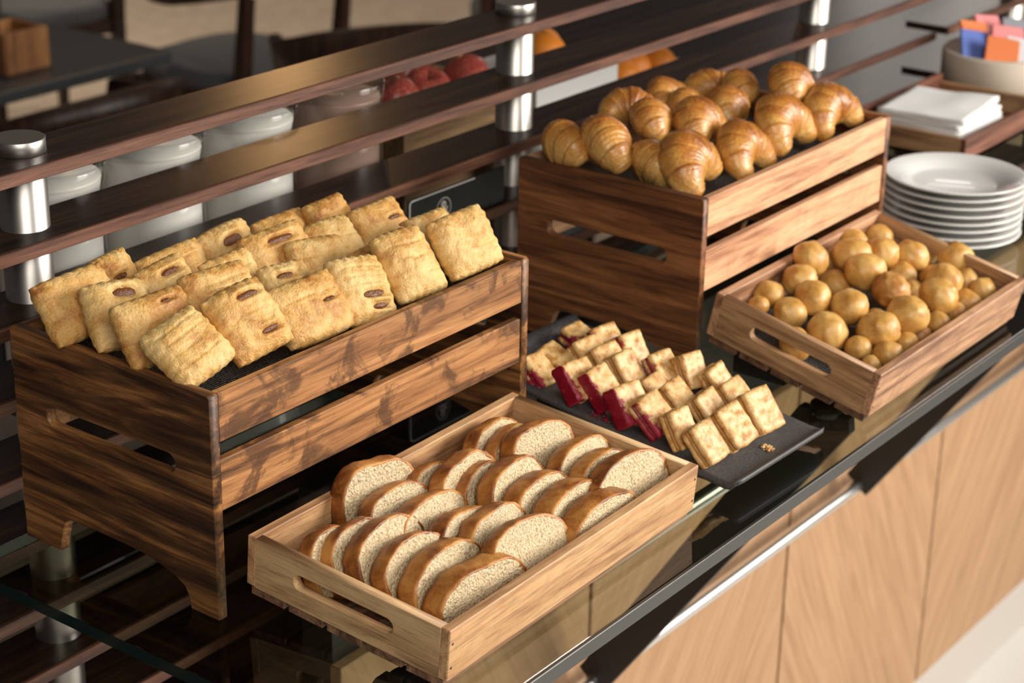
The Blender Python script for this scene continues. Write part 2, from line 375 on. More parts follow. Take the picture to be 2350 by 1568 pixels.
# ------------------------------------------------------------------ glass shelf and its brackets
gs = thing('glass_shelf', 'thick tinted glass shelf carrying the crates and trays', 'shelf', (0, 0, -.0115))
b = box_bm((-.0637, -.2309, 0), (2.6, .2195, .0115), .0006)
pane = obj('pane', b, 'glass', gs); pane.data.materials.append(M['glass_edge'])
for q in pane.data.polygons:
    if abs(q.normal.z) < .5 : q.material_index = 1
box('edge_trim', (-.0637, -.2345, -.0015), (2.6, -.2309, .0112), 'trim', gs, .0005)
BX = [.0426, .6685, 1.2945, 1.9205]
for i, x in enumerate(BX):
    br = thing('shelf_bracket', ['black angled bracket under the shelf below the bread tray', 'black angled bracket under the shelf between bread tray and slate', 'black angled bracket under the shelf beyond the choux tray', 'farthest black bracket under the shelf by the napkins'][i], 'bracket', (x, .105, -.42), group='shelf brackets')
    prof = [(-.012, -.012), (.018, .012), (-.228, .400), (-.282, .400), (-.284, .386)]
    v = [(-.006, a, c) for a, c in prof]+[(.006, a, c) for a, c in prof]; n = len(prof)
    f = [tuple(range(n))[::-1], tuple(range(n, 2*n))]+[(k, (k+1) % n, (k+1) % n+n, k+n) for k in range(n)]
    bm = bmesh.new(); bm.from_mesh(pydata('t', v, f)); bmesh.ops.recalc_face_normals(bm, faces=bm.faces)
    arm = obj('arm', bm, 'black', br)
    cyl('standoff', (0, -.256, .398), .017, .0105, 'black_gloss', arm)
    cyl('bolt', (.006, 0, 0), .011, .018, 'steel_cap', arm, axis='X')
for z, y, nm, lb, r in ((-.42, .105, 'foot_rod', 'polished steel rod running low along the oak counter front', .0085), (-.036, -.1395, 'shelf_tube', 'slim steel tube under the glass linking the bracket tops', .0075)):
    o = cyl(nm, (0, 0, 0), r, 2.95, 'chrome', axis='X'); o.location = (-.35 if nm == 'foot_rod' else .0426, y, z); tag(o, lb, 'rod')

# ------------------------------------------------------------------ the two tall crates
def crate(loc, label, key):
    L, W, H, t = .3829, .2158, .182, .0092
    r = thing('serving_crate', label, 'crate', loc, group='tall wooden serving crates')
    arch = []
    rim = [(0, 0), (.0284, 0), (.0290, .008), (.0341, .0171), (.044, .0225), (.0594, .0268), (.075, .030), (.0925, .0312), (.125, .0318), (.158, .0318), (.1655, .030), (.1695, .024), (.1745, .008), (.176, 0), (W, 0), (W, H-.002), (W-.002, H), (.002, H), (0, H-.002)]
    slot = stadium(.0374, .1802, .1085, .1255)
    for k, x in enumerate((t/2, L-t/2)):
        me = plate2d([rim, slot], t)
        o = obj('end_panel', me, key+'_y', r); 
        for v in me.vertices: v.co = Vector((x+v.co.z, v.co.x, v.co.y))
        me.flip_normals() if False else None
    for y0, y1 in ((0.0, .0085), (W-.0085, W)):
        box('slat', (t, y0, .1427), (L-t, y1, .1815), key+'_x', r, .0009)
        box('slat', (t, y0+(.0006 if y0 == 0 else 0), .0869), (L-t, y1-(.0006 if y0 > 0 else 0), .128), key+'_x', r, .0009)
    for k in range(4):
        y = .011+k*.0492
        box('base_board', (t, y, .146), (L-t, y+.046, .1525), key+'_x', r, .0006)
    return r
crate((0, 0, 0), 'dark streaked wooden crate filled with square puff pastries', 'acacia')
crate((.6136, -.0327, 0), 'reddish-brown wooden crate filled with croissants', 'acaciab')
ln = box('paper_liner', (.0095, .0093, .1528), (.3731, .2063, .1540), 'news', bev=0); tag(ln, 'black printed paper liner under the puff pastries', 'paper liner')
ln = box('paper_liner', (.6232, -.0235, .1528), (.9868, .1738, .1540), 'news', bev=0); tag(ln, 'black printed paper liner under the croissants', 'paper liner')

# ------------------------------------------------------------------ the two low trays
def tray(mat, L, W, H, label, key):
    r = thing('wooden_tray', label, 'tray', mat=mat, group='low wooden trays'); t = .0085
    for y0 in (0, W-t):
        o = box('long_side', (0, y0, 0), (L, y0+t, H), key+'_x', r, .0008)
        if y0 == 0:
            for x in (.004, L-.004):
                for z in (.010, .030): cyl('nail', (x, -.0003, z), .0011, .0006, 'nail', o, 8, 'Y', .0001)
    rim = [(t, 0), (W-t, 0), (W-t, H-.0008), (t, H-.0008)]; slot = stadium(W*.26, W*.76, H*.36, H*.68)
    for x in (t/2, L-t/2):
        me = plate2d([rim, slot], t)
        for v in me.vertices: v.co = Vector((x+v.co.z, v.co.x, v.co.y))
        obj('end_panel', me, key+'_y', r)
    n = 5; w = (W-.004)/n
    for k in range(n): box('base_slat', (.001, .002+k*w+.002, -.0078), (L-.001, .002+(k+1)*w-.002, -.0002), key+'_base', r, .0007)
    return r
TB = frame(.0285, -.1957, .0084, .0761, .0201); TP = frame(.622, -.2158, .0084, rad(12.136))
tray(TB, .3348, .1903, .0421, 'pale wooden tray of sliced sponge loaf at the shelf front', 'tray')
tray(TP, .3255, .18165, .0456, 'walnut-brown tilted tray heaped with round choux buns', 'dtray')
ln = box('paper_liner', (.0095, .0095, 0), (.316, .172, .0012), 'news', bev=0); ln.matrix_world = TP @ Matrix.Translation((0, 0, .0002)); tag(ln, 'black printed paper liner under the choux buns', 'paper liner')
def wedge(name, mat, x0, x1, y0, y1, ztop, label, key='black'):
    """riser block resting on the glass, its top lying under a tilted tray"""
    a = [(x0, y0), (x1, y0), (x1, y1), (x0, y1)]
    top = []
    for x, y in a:
        p = mat @ Vector((x, y, ztop)); top.append(p)
    v = [Vector((p.x, p.y, .0002)) for p in top]+top
    bm = bmesh.new(); bm.from_mesh(pydata('t', v, [(0, 3, 2, 1), (4, 5, 6, 7), (0, 1, 5, 4), (1, 2, 6, 5), (2, 3, 7, 6), (3, 0, 4, 7)]))
    bmesh.ops.bevel(bm, geom=list(bm.edges), offset=.0012, segments=2, affect='EDGES'); bmesh.ops.recalc_face_normals(bm, faces=bm.faces)
    o = obj(name, bm, key); tag(o, label, 'riser'); return o
wedge('riser_block', TP, .03, .285, .105, .165, -.0081, 'black riser block propping up the back of the choux tray')
wedge('riser_block', TB, .04, .295, .12, .165, -.0081, 'black riser block under the back of the bread tray')

# ------------------------------------------------------------------ slate platter
TS = frame(.4089, -.2034, .014, .1254, -.0277)
SL, SW = .1486, .2865
def slate_mesh():
    nx, ny = 26, 44; v = []; f = []
    for s in (0, 1):
        for j in range(ny+1):
            for i in range(nx+1):
                x = SL*i/nx; y = SW*j/ny
                e = 0.
                for d, a in ((y, .010), (SW-y, .010)): e += .0075*max(0, 1-d/a)**1.6
                c = .008     # rounded corners
                dx = max(0, c-x, x-(SL-c)); dy = max(0, c-y, y-(SW-c)); h = math.hypot(dx, dy)
                if h > c and dx > 0 and dy > 0:
                    k = c/h; x = (c-dx*k if x < c else SL-c+dx*k); y = (c-dy*k if y < c else SW-c+dy*k)
                v.append((x, y, e if s else e-.0055))
    m = (nx+1)*(ny+1); id = lambda s, i, j: s*m+j*(nx+1)+i
    for j in range(ny):
        for i in range(nx):
            f.append((id(1, i, j), id(1, i+1, j), id(1, i+1, j+1), id(1, i, j+1))); f.append((id(0, i, j), id(0, i, j+1), id(0, i+1, j+1), id(0, i+1, j)))
    for i in range(nx): f.append((id(0, i, 0), id(0, i+1, 0), id(1, i+1, 0), id(1, i, 0))); f.append((id(0, i+1, ny), id(0, i, ny), id(1, i, ny), id(1, i+1, ny)))
    for j in range(ny): f.append((id(0, 0, j+1), id(0, 0, j), id(1, 0, j), id(1, 0, j+1))); f.append((id(0, nx, j), id(0, nx, j+1), id(1, nx, j+1), id(1, nx, j)))
    return pydata('slate', v, f)
sl = obj('slate_platter', slate_mesh(), 'slate', smooth=False); sl.matrix_world = TS; tag(sl, 'grey slate platter with upturned ends carrying shortbread slices', 'platter')
wedge('riser_block', TS, .03, .12, .15, .24, -.0058, 'black riser block under the back of the slate platter')
wedge('riser_block', TS, .02, .13, .03, .06, -.0058, 'low black riser block under the front of the slate platter')

# ------------------------------------------------------------------ puff pastries
def basis(P, w, d):
    """local X along width, local Y up the length (against d), Z out of the face"""
    x = Vector(w).normalized(); y = (-Vector(d)); y = (y-x*y.dot(x)).normalized(); z = x.cross(y)
    return Matrix(((x.x, y.x, z.x, P[0]), (x.y, y.y, z.y, P[1]), (x.z, y.z, z.z, P[2]), (0, 0, 0, 1)))
def pastry_mesh(w, l, t, seed, slits, lines):
    rnd = random.Random(seed); off = Vector((seed*3.1, seed*1.7, seed*.9)); NU, NV = 48, 48
    cr = rnd.uniform(5.5, 7.5); bow = rnd.uniform(-.05, .05); lop = rnd.uniform(-.08, .08)
    v = []; f = []; m = (NU+1)*(NV+1)
    def spread(a): return math.copysign(abs(a)**.85, a)
    for s in (1, -1):
        for j in range(NV+1):
            for i in range(NU+1):
                u = spread(2*i/NU-1); q = spread(2*j/NV-1)      # q=+1 is the top edge
                n1 = noise.noise(Vector((u*1.3, q*1.3, .3))+off)
                wob = 1+.035*noise.noise(Vector((q*2, s*.0, 1))+off)-.05*(1-q*q)*0
                pin = 1-.06*(abs(u)*abs(q))**4
                x = w/2*u*wob*pin*(1+.007*math.cos(q*PI*cr)*(abs(u) > .9)); y = l/2*(q+bow*u*u+lop*u*.15)*pin*(1+.008*math.cos(u*PI*cr)*(abs(q) > .9))
                puff = (max(0, 1-abs(u)**3.0)**.6)*(max(0, 1-abs(q)**3.2)**.6)
                z = t*.10+t*.42*puff*(1+.22*n1)+.0012*noise.noise(Vector((u*4, q*4, s))+off)
                eu, eq = max(0, (abs(u)-.78)/.22), max(0, (abs(q)-.78)/.22)
                z += .0007*(math.cos(u*PI*cr)*eq*(1-eu)+math.cos(q*PI*cr)*eu*(1-eq))*(1.0 if s > 0 else .5)
                if s > 0:
                    for (su, sq, hu, hq, op) in slits:
                        du, dq = (u-su)/hu, (q-sq)/hq
                        g = math.exp(-du**4-dq**2)
                        z += -op*.0075*g+op*.0022*math.exp(-du**4-((abs(dq)-1.5)/.7)**2)
                    for lq in lines:
                        z -= .0010*math.exp(-((q-lq-.03*math.sin(u*3+seed))/.035)**2)*(abs(u) < .78)
                v.append((x, y, z*s if s > 0 else -z*.8))
    id = lambda k, i, j: k*m+j*(NU+1)+i
    for j in range(NV):
        for i in range(NU):
            f.append((id(0, i, j), id(0, i+1, j), id(0, i+1, j+1), id(0, i, j+1))); f.append((id(1, i, j), id(1, i, j+1), id(1, i+1, j+1), id(1, i+1, j)))
    for i in range(NU): f.append((id(1, i, 0), id(1, i+1, 0), id(0, i+1, 0), id(0, i, 0))); f.append((id(1, i+1, NV), id(1, i, NV), id(0, i, NV), id(0, i+1, NV)))
    for j in range(NV): f.append((id(1, 0, j+1), id(1, 0, j), id(0, 0, j), id(0, 0, j+1))); f.append((id(1, NU, j), id(1, NU, j+1), id(0, NU, j+1), id(0, NU, j)))
    return pydata('puff_pastry', v, f)
PAST = [
["p1",[0.0237,0.1618,0.2053],[0.0638,-0.004,0.0038],[0.0007,-0.0276,-0.0417]],
["p2",[0.0358,0.128,0.2025],[0.0558,-0.0087,-0.0063],[-0.0092,-0.029,-0.0415]],
["p3",[0.0337,0.0868,0.2024],[0.0647,-0.0058,0.0014],[-0.0013,-0.0253,-0.0431]],
["p4",[0.0278,0.048,0.198],[0.0531,0.0009,0.0114],[0.0075,-0.0398,-0.0316]],
["p5",[0.0858,0.045,0.2028],[0.056,-0.0026,0.0064],[0.0032,-0.0362,-0.0423]],
["p6",[0.1547,0.045,0.1902],[0.0663,-0.006,0.0034],[-0.0008,-0.0315,-0.0391]],
["p7",[0.2156,0.045,0.1888],[0.0505,-0.0093,-0.0051],[-0.0105,-0.0332,-0.0438]],
["p8",[0.2755,0.045,0.1949],[0.0513,-0.0059,0.0015],[-0.003,-0.0375,-0.0455]],
["p9",[0.3399,0.036,0.1984],[0.0606,-0.0062,0.0041],[0.0001,-0.0286,-0.0441]],
["p10",[0.0794,0.1775,0.2026],[0.0343,-0.0012,0.0044],[0.0047,-0.0242,-0.0435]],
["p11",[0.1439,0.1806,0.1881],[0.0637,-0.0039,0.0052],[0.002,-0.0255,-0.043]],
["p12",[0.0939,0.1354,0.2017],[0.0454,-0.0015,0.0062],[0.0051,-0.0243,-0.0434]],
["p13",[0.2021,0.1774,0.1937],[0.0514,-0.0027,0.0059],[0.0038,-0.0241,-0.0437]],
["p14",[0.2785,0.1857,0.1815],[0.0565,-0.0049,0.0032],[0.0001,-0.0266,-0.0423]],
["p15",[0.2182,0.1367,0.1953],[0.0641,-0.0059,0.0029],[-0.0005,-0.0268,-0.0422]],
["p16",[0.1526,0.1225,0.1941],[0.0476,-0.0033,0.0036],[0.0012,-0.0281,-0.0413]],
["p17",[0.103,0.0886,0.2041],[0.0624,-0.0068,-0.0001],[-0.003,-0.0267,-0.0422]],
["p18",[0.2377,0.1091,0.1874],[0.055,-0.0093,-0.0051],[-0.0082,-0.0252,-0.0424]],
["p19",[0.1747,0.084,0.1888],[0.044,-0.0062,-0.002],[-0.0057,-0.0276,-0.0413]],
["p20",[0.2816,0.1316,0.1885],[0.0512,-0.0054,0.0016],[-0.0024,-0.0333,-0.0372]],
["p21",[0.3209,0.1687,0.1889],[0.043,-0.0036,0.0033],[0.0006,-0.0296,-0.0403]],
["p22",[0.3444,0.132,0.187],[0.0532,-0.0047,0.004],[0.0004,-0.0296,-0.0403]],
["p23",[0.3505,0.0775,0.1872],[0.0472,-0.0053,0.0021],[-0.0011,-0.0268,-0.0422]],
["p24",[0.2827,0.0826,0.1756],[0.044,-0.0034,0.004],[0.0012,-0.0309,-0.0393]]]
PINFO = {  # slits (u, v, half-width, half-height, openness), score lines, tone, label
'p1': ([(.5, -.72, .22, .07, .7)], [], 'pastry_gold', 'golden puff pastry at the crate back-left corner beside the steel post'),
'p2': ([(.12, .55, .36, .12, 1.)], [], 'pastry_pale', 'puff pastry with wide open slit of brown filling along crate left end'),
'p3': ([(.35, .66, .2, .05, .6)], [], 'pastry_gold', 'glossy golden puff pastry leaning just behind the frontmost corner pastry'),
'p4': ([], [.62, .3, -.05, -.45], 'pastry_pale', 'pale scored puff pastry at the nearest front-left corner of its crate'),
'p5': ([(.25, .58, .38, .07, .9), (.3, -.5, .32, .065, 1.)], [.1], 'pastry_gold', 'golden front-row puff pastry with two filled slits, second from left'),
'p6': ([(.45, .05, .2, .05, .6)], [.35], 'pastry_gold', 'broad front-row puff pastry with a browned blister near its top'),
'p7': ([(.2, -.22, .42, .085, 1.), (.35, -.58, .32, .065, 1.)], [.6, .32, .1], 'pastry_pale', 'pale front-row puff pastry with two dark open slits low down'),
'p8': ([(.2, .05, .12, .025, .3)], [.5, .1, -.4], 'pastry_pale', 'pale front-row puff pastry with closed scores, second from the right end'),
'p9': ([(.45, -.25, .3, .03, .5)], [-.5], 'pastry_pale', 'rightmost front-row puff pastry rising at the crate right end'),
'p10': ([(-.1, .2, .4, .08, .9)], [], 'pastry_gold', 'small browned puff pastry with one corner up in the back row, far left'),
'p11': ([], [.5, .2, -.2], 'pastry_gold', 'scored tan puff pastry in the back row, second from left'),
'p12': ([(.15, .58, .4, .08, .9)], [], 'pastry_pale', 'puff pastry with thin top slit, behind the two left end pastries'),
'p13': ([(.1, .4, .38, .13, 1.)], [], 'pastry_pale', 'back-row puff pastry with a large gaping slit, third from left'),
'p14': ([], [.3, -.1], 'pastry_gold', 'plain crusty puff pastry in the back row, fourth from left'),
'p15': ([(.1, .55, .42, .09, .95), (.45, .0, .25, .06, .8)], [], 'pastry_gold', 'middle-row puff pastry with two slits in the pile centre'),
'p16': ([], [.4], 'pastry_pale', 'plain puff pastry in the pile middle, left of the double-slit one'),
'p17': ([(0., .15, .4, .07, .9)], [.5], 'pastry_gold', 'glossy puff pastry with low slit, right behind the front-row second pastry'),
'p18': ([], [.35], 'pastry_pale', 'plain rounded puff pastry in the middle row, right of centre'),
'p19': ([(-.2, .55, .36, .08, .8), (.1, .25, .2, .03, .5)], [], 'pastry_pale', 'puff pastry with slanted top slit, behind the blistered front-row one'),
'p20': ([], [.2, -.2], 'pastry_pale', 'plain puff pastry with crimped left edge in the third row, right half'),
'p21': ([], [.4], 'pastry_gold', 'flaky-topped brown puff pastry highest at the crate back-right corner'),
'p22': ([(.4, .25, .3, .06, .8), (.6, -.1, .2, .05, .8)], [], 'pastry_gold', 'puff pastry with torn flakes and two small slits near the sign'),
'p23': ([], [.2], 'pastry_pale', 'puff pastry mostly hidden behind the rightmost front-row one'),
'p24': ([], [], 'pastry_gold', 'small sliver of puff pastry tucked behind the second-from-right front pastry'),
}
for i, (n, P, w, d) in enumerate(PAST):
    sl_, li, mt, lb = PINFO[n]
    W_, L_ = Vector(w).length, Vector(d).length
    sl_ = [(a, b_, hu*1.1, hq*1.45, op) if op > .55 else (a, b_, hu, hq, op) for a, b_, hu, hq, op in sl_]
    t = thing('puff_pastry', lb, 'pastry', mat=basis(P, w, d), group='puff pastries in the dark crate')
    obj('pastry_shell', pastry_mesh(W_*1.04, L_*1.05, .026, i+3, sl_, li), mt, t, True)
    for (su, sq, hu, hq, op) in sl_:
        if op < .55: continue
        bm = bmesh.new(); bmesh.ops.create_uvsphere(bm, u_segments=28, v_segments=14, radius=1.)
        zz = .026*(.10+.42*(max(0, 1-abs(su)**3)**.6)*(max(0, 1-abs(sq)**3.2)**.6))
        for v in bm.verts: v.co = Vector((v.co.x*hu*.92*W_/2, v.co.y*hq*1.05*L_/2, v.co.z*.0022))+Vector((su*W_/2, sq*L_/2, zz-.0047*op))
        for v in bm.verts:
            q = noise.noise(Vector((v.co.x*420+i, v.co.y*420, i*3.))); v.co.y += .0011*q; v.co.z += .0006*noise.noise(v.co*900)
        obj('filling', bm, 'filling', t, True)

# ------------------------------------------------------------------ croissants
def croissant_mesh(R, r0, arc, seed, seg=7):
    NS, NR = 110, 34; off = Vector((seed*2.3, seed*.7, 5)); v = []; f = []; cols = []
    rnd = random.Random(seed); ph = rnd.uniform(0, 1); skew = rnd.uniform(-.15, .15)
    for i in range(NS+1):
        s = 2*i/NS-1; a = s*arc*(1+skew*s*.3)
        c = Vector((R*math.sin(a), R*math.cos(a)-R*.35, 0)); tx = Vector((math.cos(a), -math.sin(a), 0)); nx = Vector((math.sin(a), math.cos(a), 0))
        env = (1-abs(s)**2.3*.62)*(1 if abs(s) < .93 else math.sqrt(max(0, 1-((abs(s)-.93)/.07)**2))*.98+.02)
        for k in range(NR):
            th = 2*PI*k/NR
            w = abs(s)*seg*.5+ph*0+.20*math.cos(th)*math.copysign(1, s)*.0+.12*math.sin(th)
            fr = w-math.floor(w)
            step = (.10*(1-fr)**1.0-.05) if abs(s) > .10 else .07
            n = noise.noise(Vector((c.x*60, c.y*60, th*.8))+off)
            r = r0*env*(1+step*min(1, (1-abs(s))*6)+.09*n+.011*math.sin(abs(s)*95+th*1.5+3*n))
            x = math.cos(th)*r; z = math.sin(th)*r*(.92 if math.sin(th) > 0 else .72)
            p = c+nx*x+Vector((0, 0, z)); v.append(p)
            top = max(0, math.sin(th)*.6+.4+.25*math.cos(th))
            cols.append(min(1, max(0, (.25+.6*top)*(.55+.5*(1-abs(s)))*(1.18-.45*fr))))
    for i in range(NS):
        for k in range(NR): f.append((i*NR+k, i*NR+(k+1) % NR, (i+1)*NR+(k+1) % NR, (i+1)*NR+k))
    f.append(tuple(range(NR))[::-1]); f.append(tuple(NS*NR+k for k in range(NR)))
    bm = bmesh.new(); me = pydata('croissant', v, f); 
    ca = me.color_attributes.new('bake', 'FLOAT_COLOR', 'POINT')
    for i, c in enumerate(cols): ca.data[i].color = (c, c, c, 1)
    bm.from_mesh(me); bmesh.ops.recalc_face_normals(bm, faces=bm.faces); bm.to_mesh(me); bm.free()
    return me
# location, spine radius, thickness, arc, rotation (x tilt, y roll, z turn), label
CRO = [
((.641, .138, .184), .018, .0205, 1.30, (62, 10, 60), 'pale croissant standing in the crate back-left corner'),
((.655, .098, .191), .021, .0220, 1.45, (58, 0, 48), 'large pale croissant with a ragged top at the crate left end'),
((.662, .050, .179), .018, .0185, 1.35, (62, 0, 62), 'small matte croissant in front of the large pale one, left end'),
((.676, .014, .186), .022, .0215, 1.75, (48, 0, 14), 'big glossy croissant with both horns down at the nearest corner'),
((.772, .012, .180), .021, .0185, 1.85, (48, 0, 10), 'shiny dark croissant with curled horns in the front row, second from left'),
((.862, .018, .186), .023, .0200, 1.80, (50, 0, 8), 'ridged glossy croissant in the front row, third from left'),
((.950, .010, .184), .021, .0180, 1.80, (54, 0, -4), 'croissant at the front-right corner of the crate'),
((.944, .050, .203), .018, .0210, 1.35, (38, 0, 18), 'tall shiny rounded croissant on top at the crate right end'),
((.930, .105, .196), .016, .0165, 1.30, (40, 0, 30), 'croissant half hidden behind the tall shiny one'),
((.925, .148, .188), .018, .0160, 1.60, (35, 0, -30), 'two-lobed croissant in the back row, right half'),
((.853, .152, .196), .019, .0150, 1.45, (30, 0, 10), 'long low glazed croissant in the middle of the back row'),
((.760, .150, .200), .016, .0160, 1.60, (40, 10, -55), 'small knotted croissant at the left of the back row'),
((.744, .100, .198), .017, .0190, 1.30, (45, 0, 35), 'matte croissant just right of the large pale one, second row'),
((.774, .062, .196), .020, .0200, 1.45, (42, 0, 14), 'rounded golden croissant with white glints in the pile centre'),
((.868, .084, .190), .017, .0190, 1.40, (40, 0, 15), 'smooth rounded croissant behind the third front-row one'),
((.838, .118, .194), .016, .0150, 1.40, (35, 0, 10), 'mostly hidden croissant between back row and pile centre'),
]
for i, (P, R, r0, arc, ro, lb) in enumerate(CRO):
    o = obj('croissant', croissant_mesh(R*1.42, r0*1.24, arc, i+1), 'croissant', smooth=True)
    o.location = (P[0], P[1], P[2]-.004); o.rotation_euler = tuple(rad(a) for a in ro); tag(o, lb, 'croissant', 'croissants in the reddish crate')

# ------------------------------------------------------------------ choux buns
def bun_mesh(r, seed, rough=.0):
    NU, NV = 40, 26; off = Vector((seed*1.37, seed*2.11, seed*.53)); v = []; f = []; rnd = random.Random(seed)
    a0, a1 = rnd.uniform(0, 6), rnd.uniform(0, 6); ex = rnd.uniform(.96, 1.1)
    for j in range(NV+1):
        ph = PI*j/NV
        for i in range(NU):
            th = 2*PI*i/NU; d = Vector((math.sin(ph)*math.cos(th), math.sin(ph)*math.sin(th), math.cos(ph)))
            k = 1+.07*noise.noise(d*1.3+off)+(.03+rough)*noise.noise(d*3.1+off)+rough*.6*noise.noise(d*7+off)
            cr = abs(math.sin((th-a0)*1.5+1.2*math.sin(ph*2)))                 # pleats down the side
            k -= .055*math.exp(-(cr/.09)**2)*math.sin(ph)**2*(d.z < .75)
            k += .10*math.exp(-((d-Vector((.5*math.cos(a1), .5*math.sin(a1), .75)).normalized()).length/.22)**2)
            p = d*r*k; p.x *= ex; p.y /= ex**.5; p.z *= .94 if p.z > 0 else .86
            v.append(p)
    for j in range(NV):
        for i in range(NU): f.append((j*NU+i, (j+1)*NU+i, (j+1)*NU+(i+1) % NU, j*NU+(i+1) % NU))
    bm = bmesh.new(); bm.from_mesh(pydata('t', v, f)); bmesh.ops.remove_doubles(bm, verts=bm.verts, dist=1e-5); bmesh.ops.recalc_face_normals(bm, faces=bm.faces)
    return bm
PUFF = [
[0.1434,0.1601,0.0489,0.018],
[0.1141,0.1518,0.0372,0.0175],
[0.0735,0.1616,0.0284,0.0154],
[0.0499,0.1583,0.0251,0.0109],
[0.0943,0.1253,0.036,0.0188],
[0.171,0.139,0.0205,0.016],
[0.0651,0.1316,0.0257,0.016],
[0.1101,0.0925,0.036,0.0191],
[0.0668,0.0898,0.0241,0.0202],
[0.2067,0.144,0.041,0.0197],
[0.1838,0.1163,0.0428,0.0198],
[0.2464,0.1625,0.0356,0.015],
[0.2519,0.1315,0.036,0.0185],
[0.3059,0.1609,0.0261,0.0153],
[0.2801,0.1101,0.0341,0.0177],
[0.2535,0.1031,0.0225,0.0149],
[0.1752,0.0814,0.0399,0.0196],
[0.3364,0.1185,0.0206,0.0163],
[0.3265,0.0792,0.0311,0.0193],
[0.2579,0.0608,0.036,0.0187],
[0.2161,0.047,0.0367,0.0191],
[0.3082,0.0561,0.0208,0.0151],
[0.3325,0.0485,0.0205,0.0113],
[0.298,0.0317,0.025,0.0142],
[0.2622,0.0319,0.0205,0.0156],
[0.1445,0.0455,0.0386,0.0207],
[0.1001,0.0529,0.0338,0.0196],
[0.1948,0.0309,0.0205,0.0129],
[0.2333,0.0312,0.0198,0.0123],
[0.0723,0.0567,0.0205,0.013],
[0.0815,0.0296,0.0228,0.0151],
[0.1248,0.0303,0.0207,0.0125],
[0.1602,0.0326,0.0176,0.0112],
[0.0553,0.0327,0.0205,0.0093],
[0.0245,0.0994,0.0205,0.0156],
[0.2132,0.1653,0.0229,0.0125]]
PUFFL = {0: 'pale flat-topped choux bun highest at the left back', 1: 'choux bun below the flat-topped one, left back', 2: 'choux bun low against the left back wall', 3: 'small choux bun in the tray back-left corner', 4: 'shiny choux bun with pleats above the tray left end', 5: 'choux bun with a round dimple facing up', 6: 'choux bun low behind the left end panel', 7: 'pale squarish choux bun near the tray left end', 8: 'big browned choux bun next to the left handle slot', 9: 'large smooth choux bun on top near the back', 10: 'largest double-lobed choux bun in the pile top', 11: 'choux bun at the back behind the large smooth one', 12: 'round choux bun right of the large smooth one, top', 13: 'cracked choux bun in the middle of the back wall', 14: 'long egg-shaped choux bun near the back, right half', 15: 'pale choux bun wedged in the pile centre', 16: 'dark rough-skinned choux bun in the pile centre', 17: 'ragged choux bun by the back wall, right', 18: 'flat-crowned choux bun at the right back', 19: 'big smooth choux bun above the brown-tipped one', 20: 'brown-tipped choux bun right of centre', 21: 'choux bun right of the big smooth one', 22: 'small choux bun against the tray right end', 23: 'choux bun in the tray front-right corner', 24: 'flattened choux bun at the front wall, right half', 25: 'large choux bun with a browned shoulder, front centre', 26: 'smooth ball-like choux bun nearest the front-left', 27: 'small choux bun under the brown-tipped one, front wall', 28: 'small choux bun at the front wall, right of centre', 29: 'small pointed choux bun low in the front-left', 30: 'oval choux bun lying along the front wall, left', 31: 'small choux bun at the front wall below centre', 32: 'tiny browned choux bun low in front of centre', 33: 'tiny choux bun in the tray front-left corner', 34: 'choux bun seen through the left handle slot', 35: 'sliver of choux bun hidden by the back wall'}
PUFF += [[.140, .112, .019, .0135], [.212, .098, .019, .0135], [.146, .076, .0185, .0120], [.236, .081, .019, .0135], [.286, .083, .020, .0145], [.108, .108, .0165, .0110]]
PUFFL.update({36: 'choux bun low between the squarish and dimpled ones', 37: 'choux bun low behind the dark rough-skinned one', 38: 'choux bun low under the browned-shoulder one', 39: 'choux bun low under the big smooth right one', 40: 'choux bun low beneath the egg-shaped one', 41: 'choux bun at the bottom beneath the shiny pleated one'})
for i, (x, y, z, r) in enumerate(PUFF):
    dk = i in (16, 20, 32, 8)
    o = obj('choux_bun', bun_mesh(r*1.02, i+1, .05 if i == 16 else .0), 'choux_dark' if i in (16, 32) else 'choux', smooth=True)
    rnd = random.Random(i*7); o.matrix_world = TP @ Matrix.Translation((x, y, z)) @ Matrix.Rotation(rnd.uniform(-.6, .6), 4, 'X') @ Matrix.Rotation(rnd.uniform(-.6, .6), 4, 'Y') @ Matrix.Rotation(rnd.uniform(0, 6), 4, 'Z')
    tag(o, PUFFL[i], 'choux bun', 'choux buns in the tilted tray')

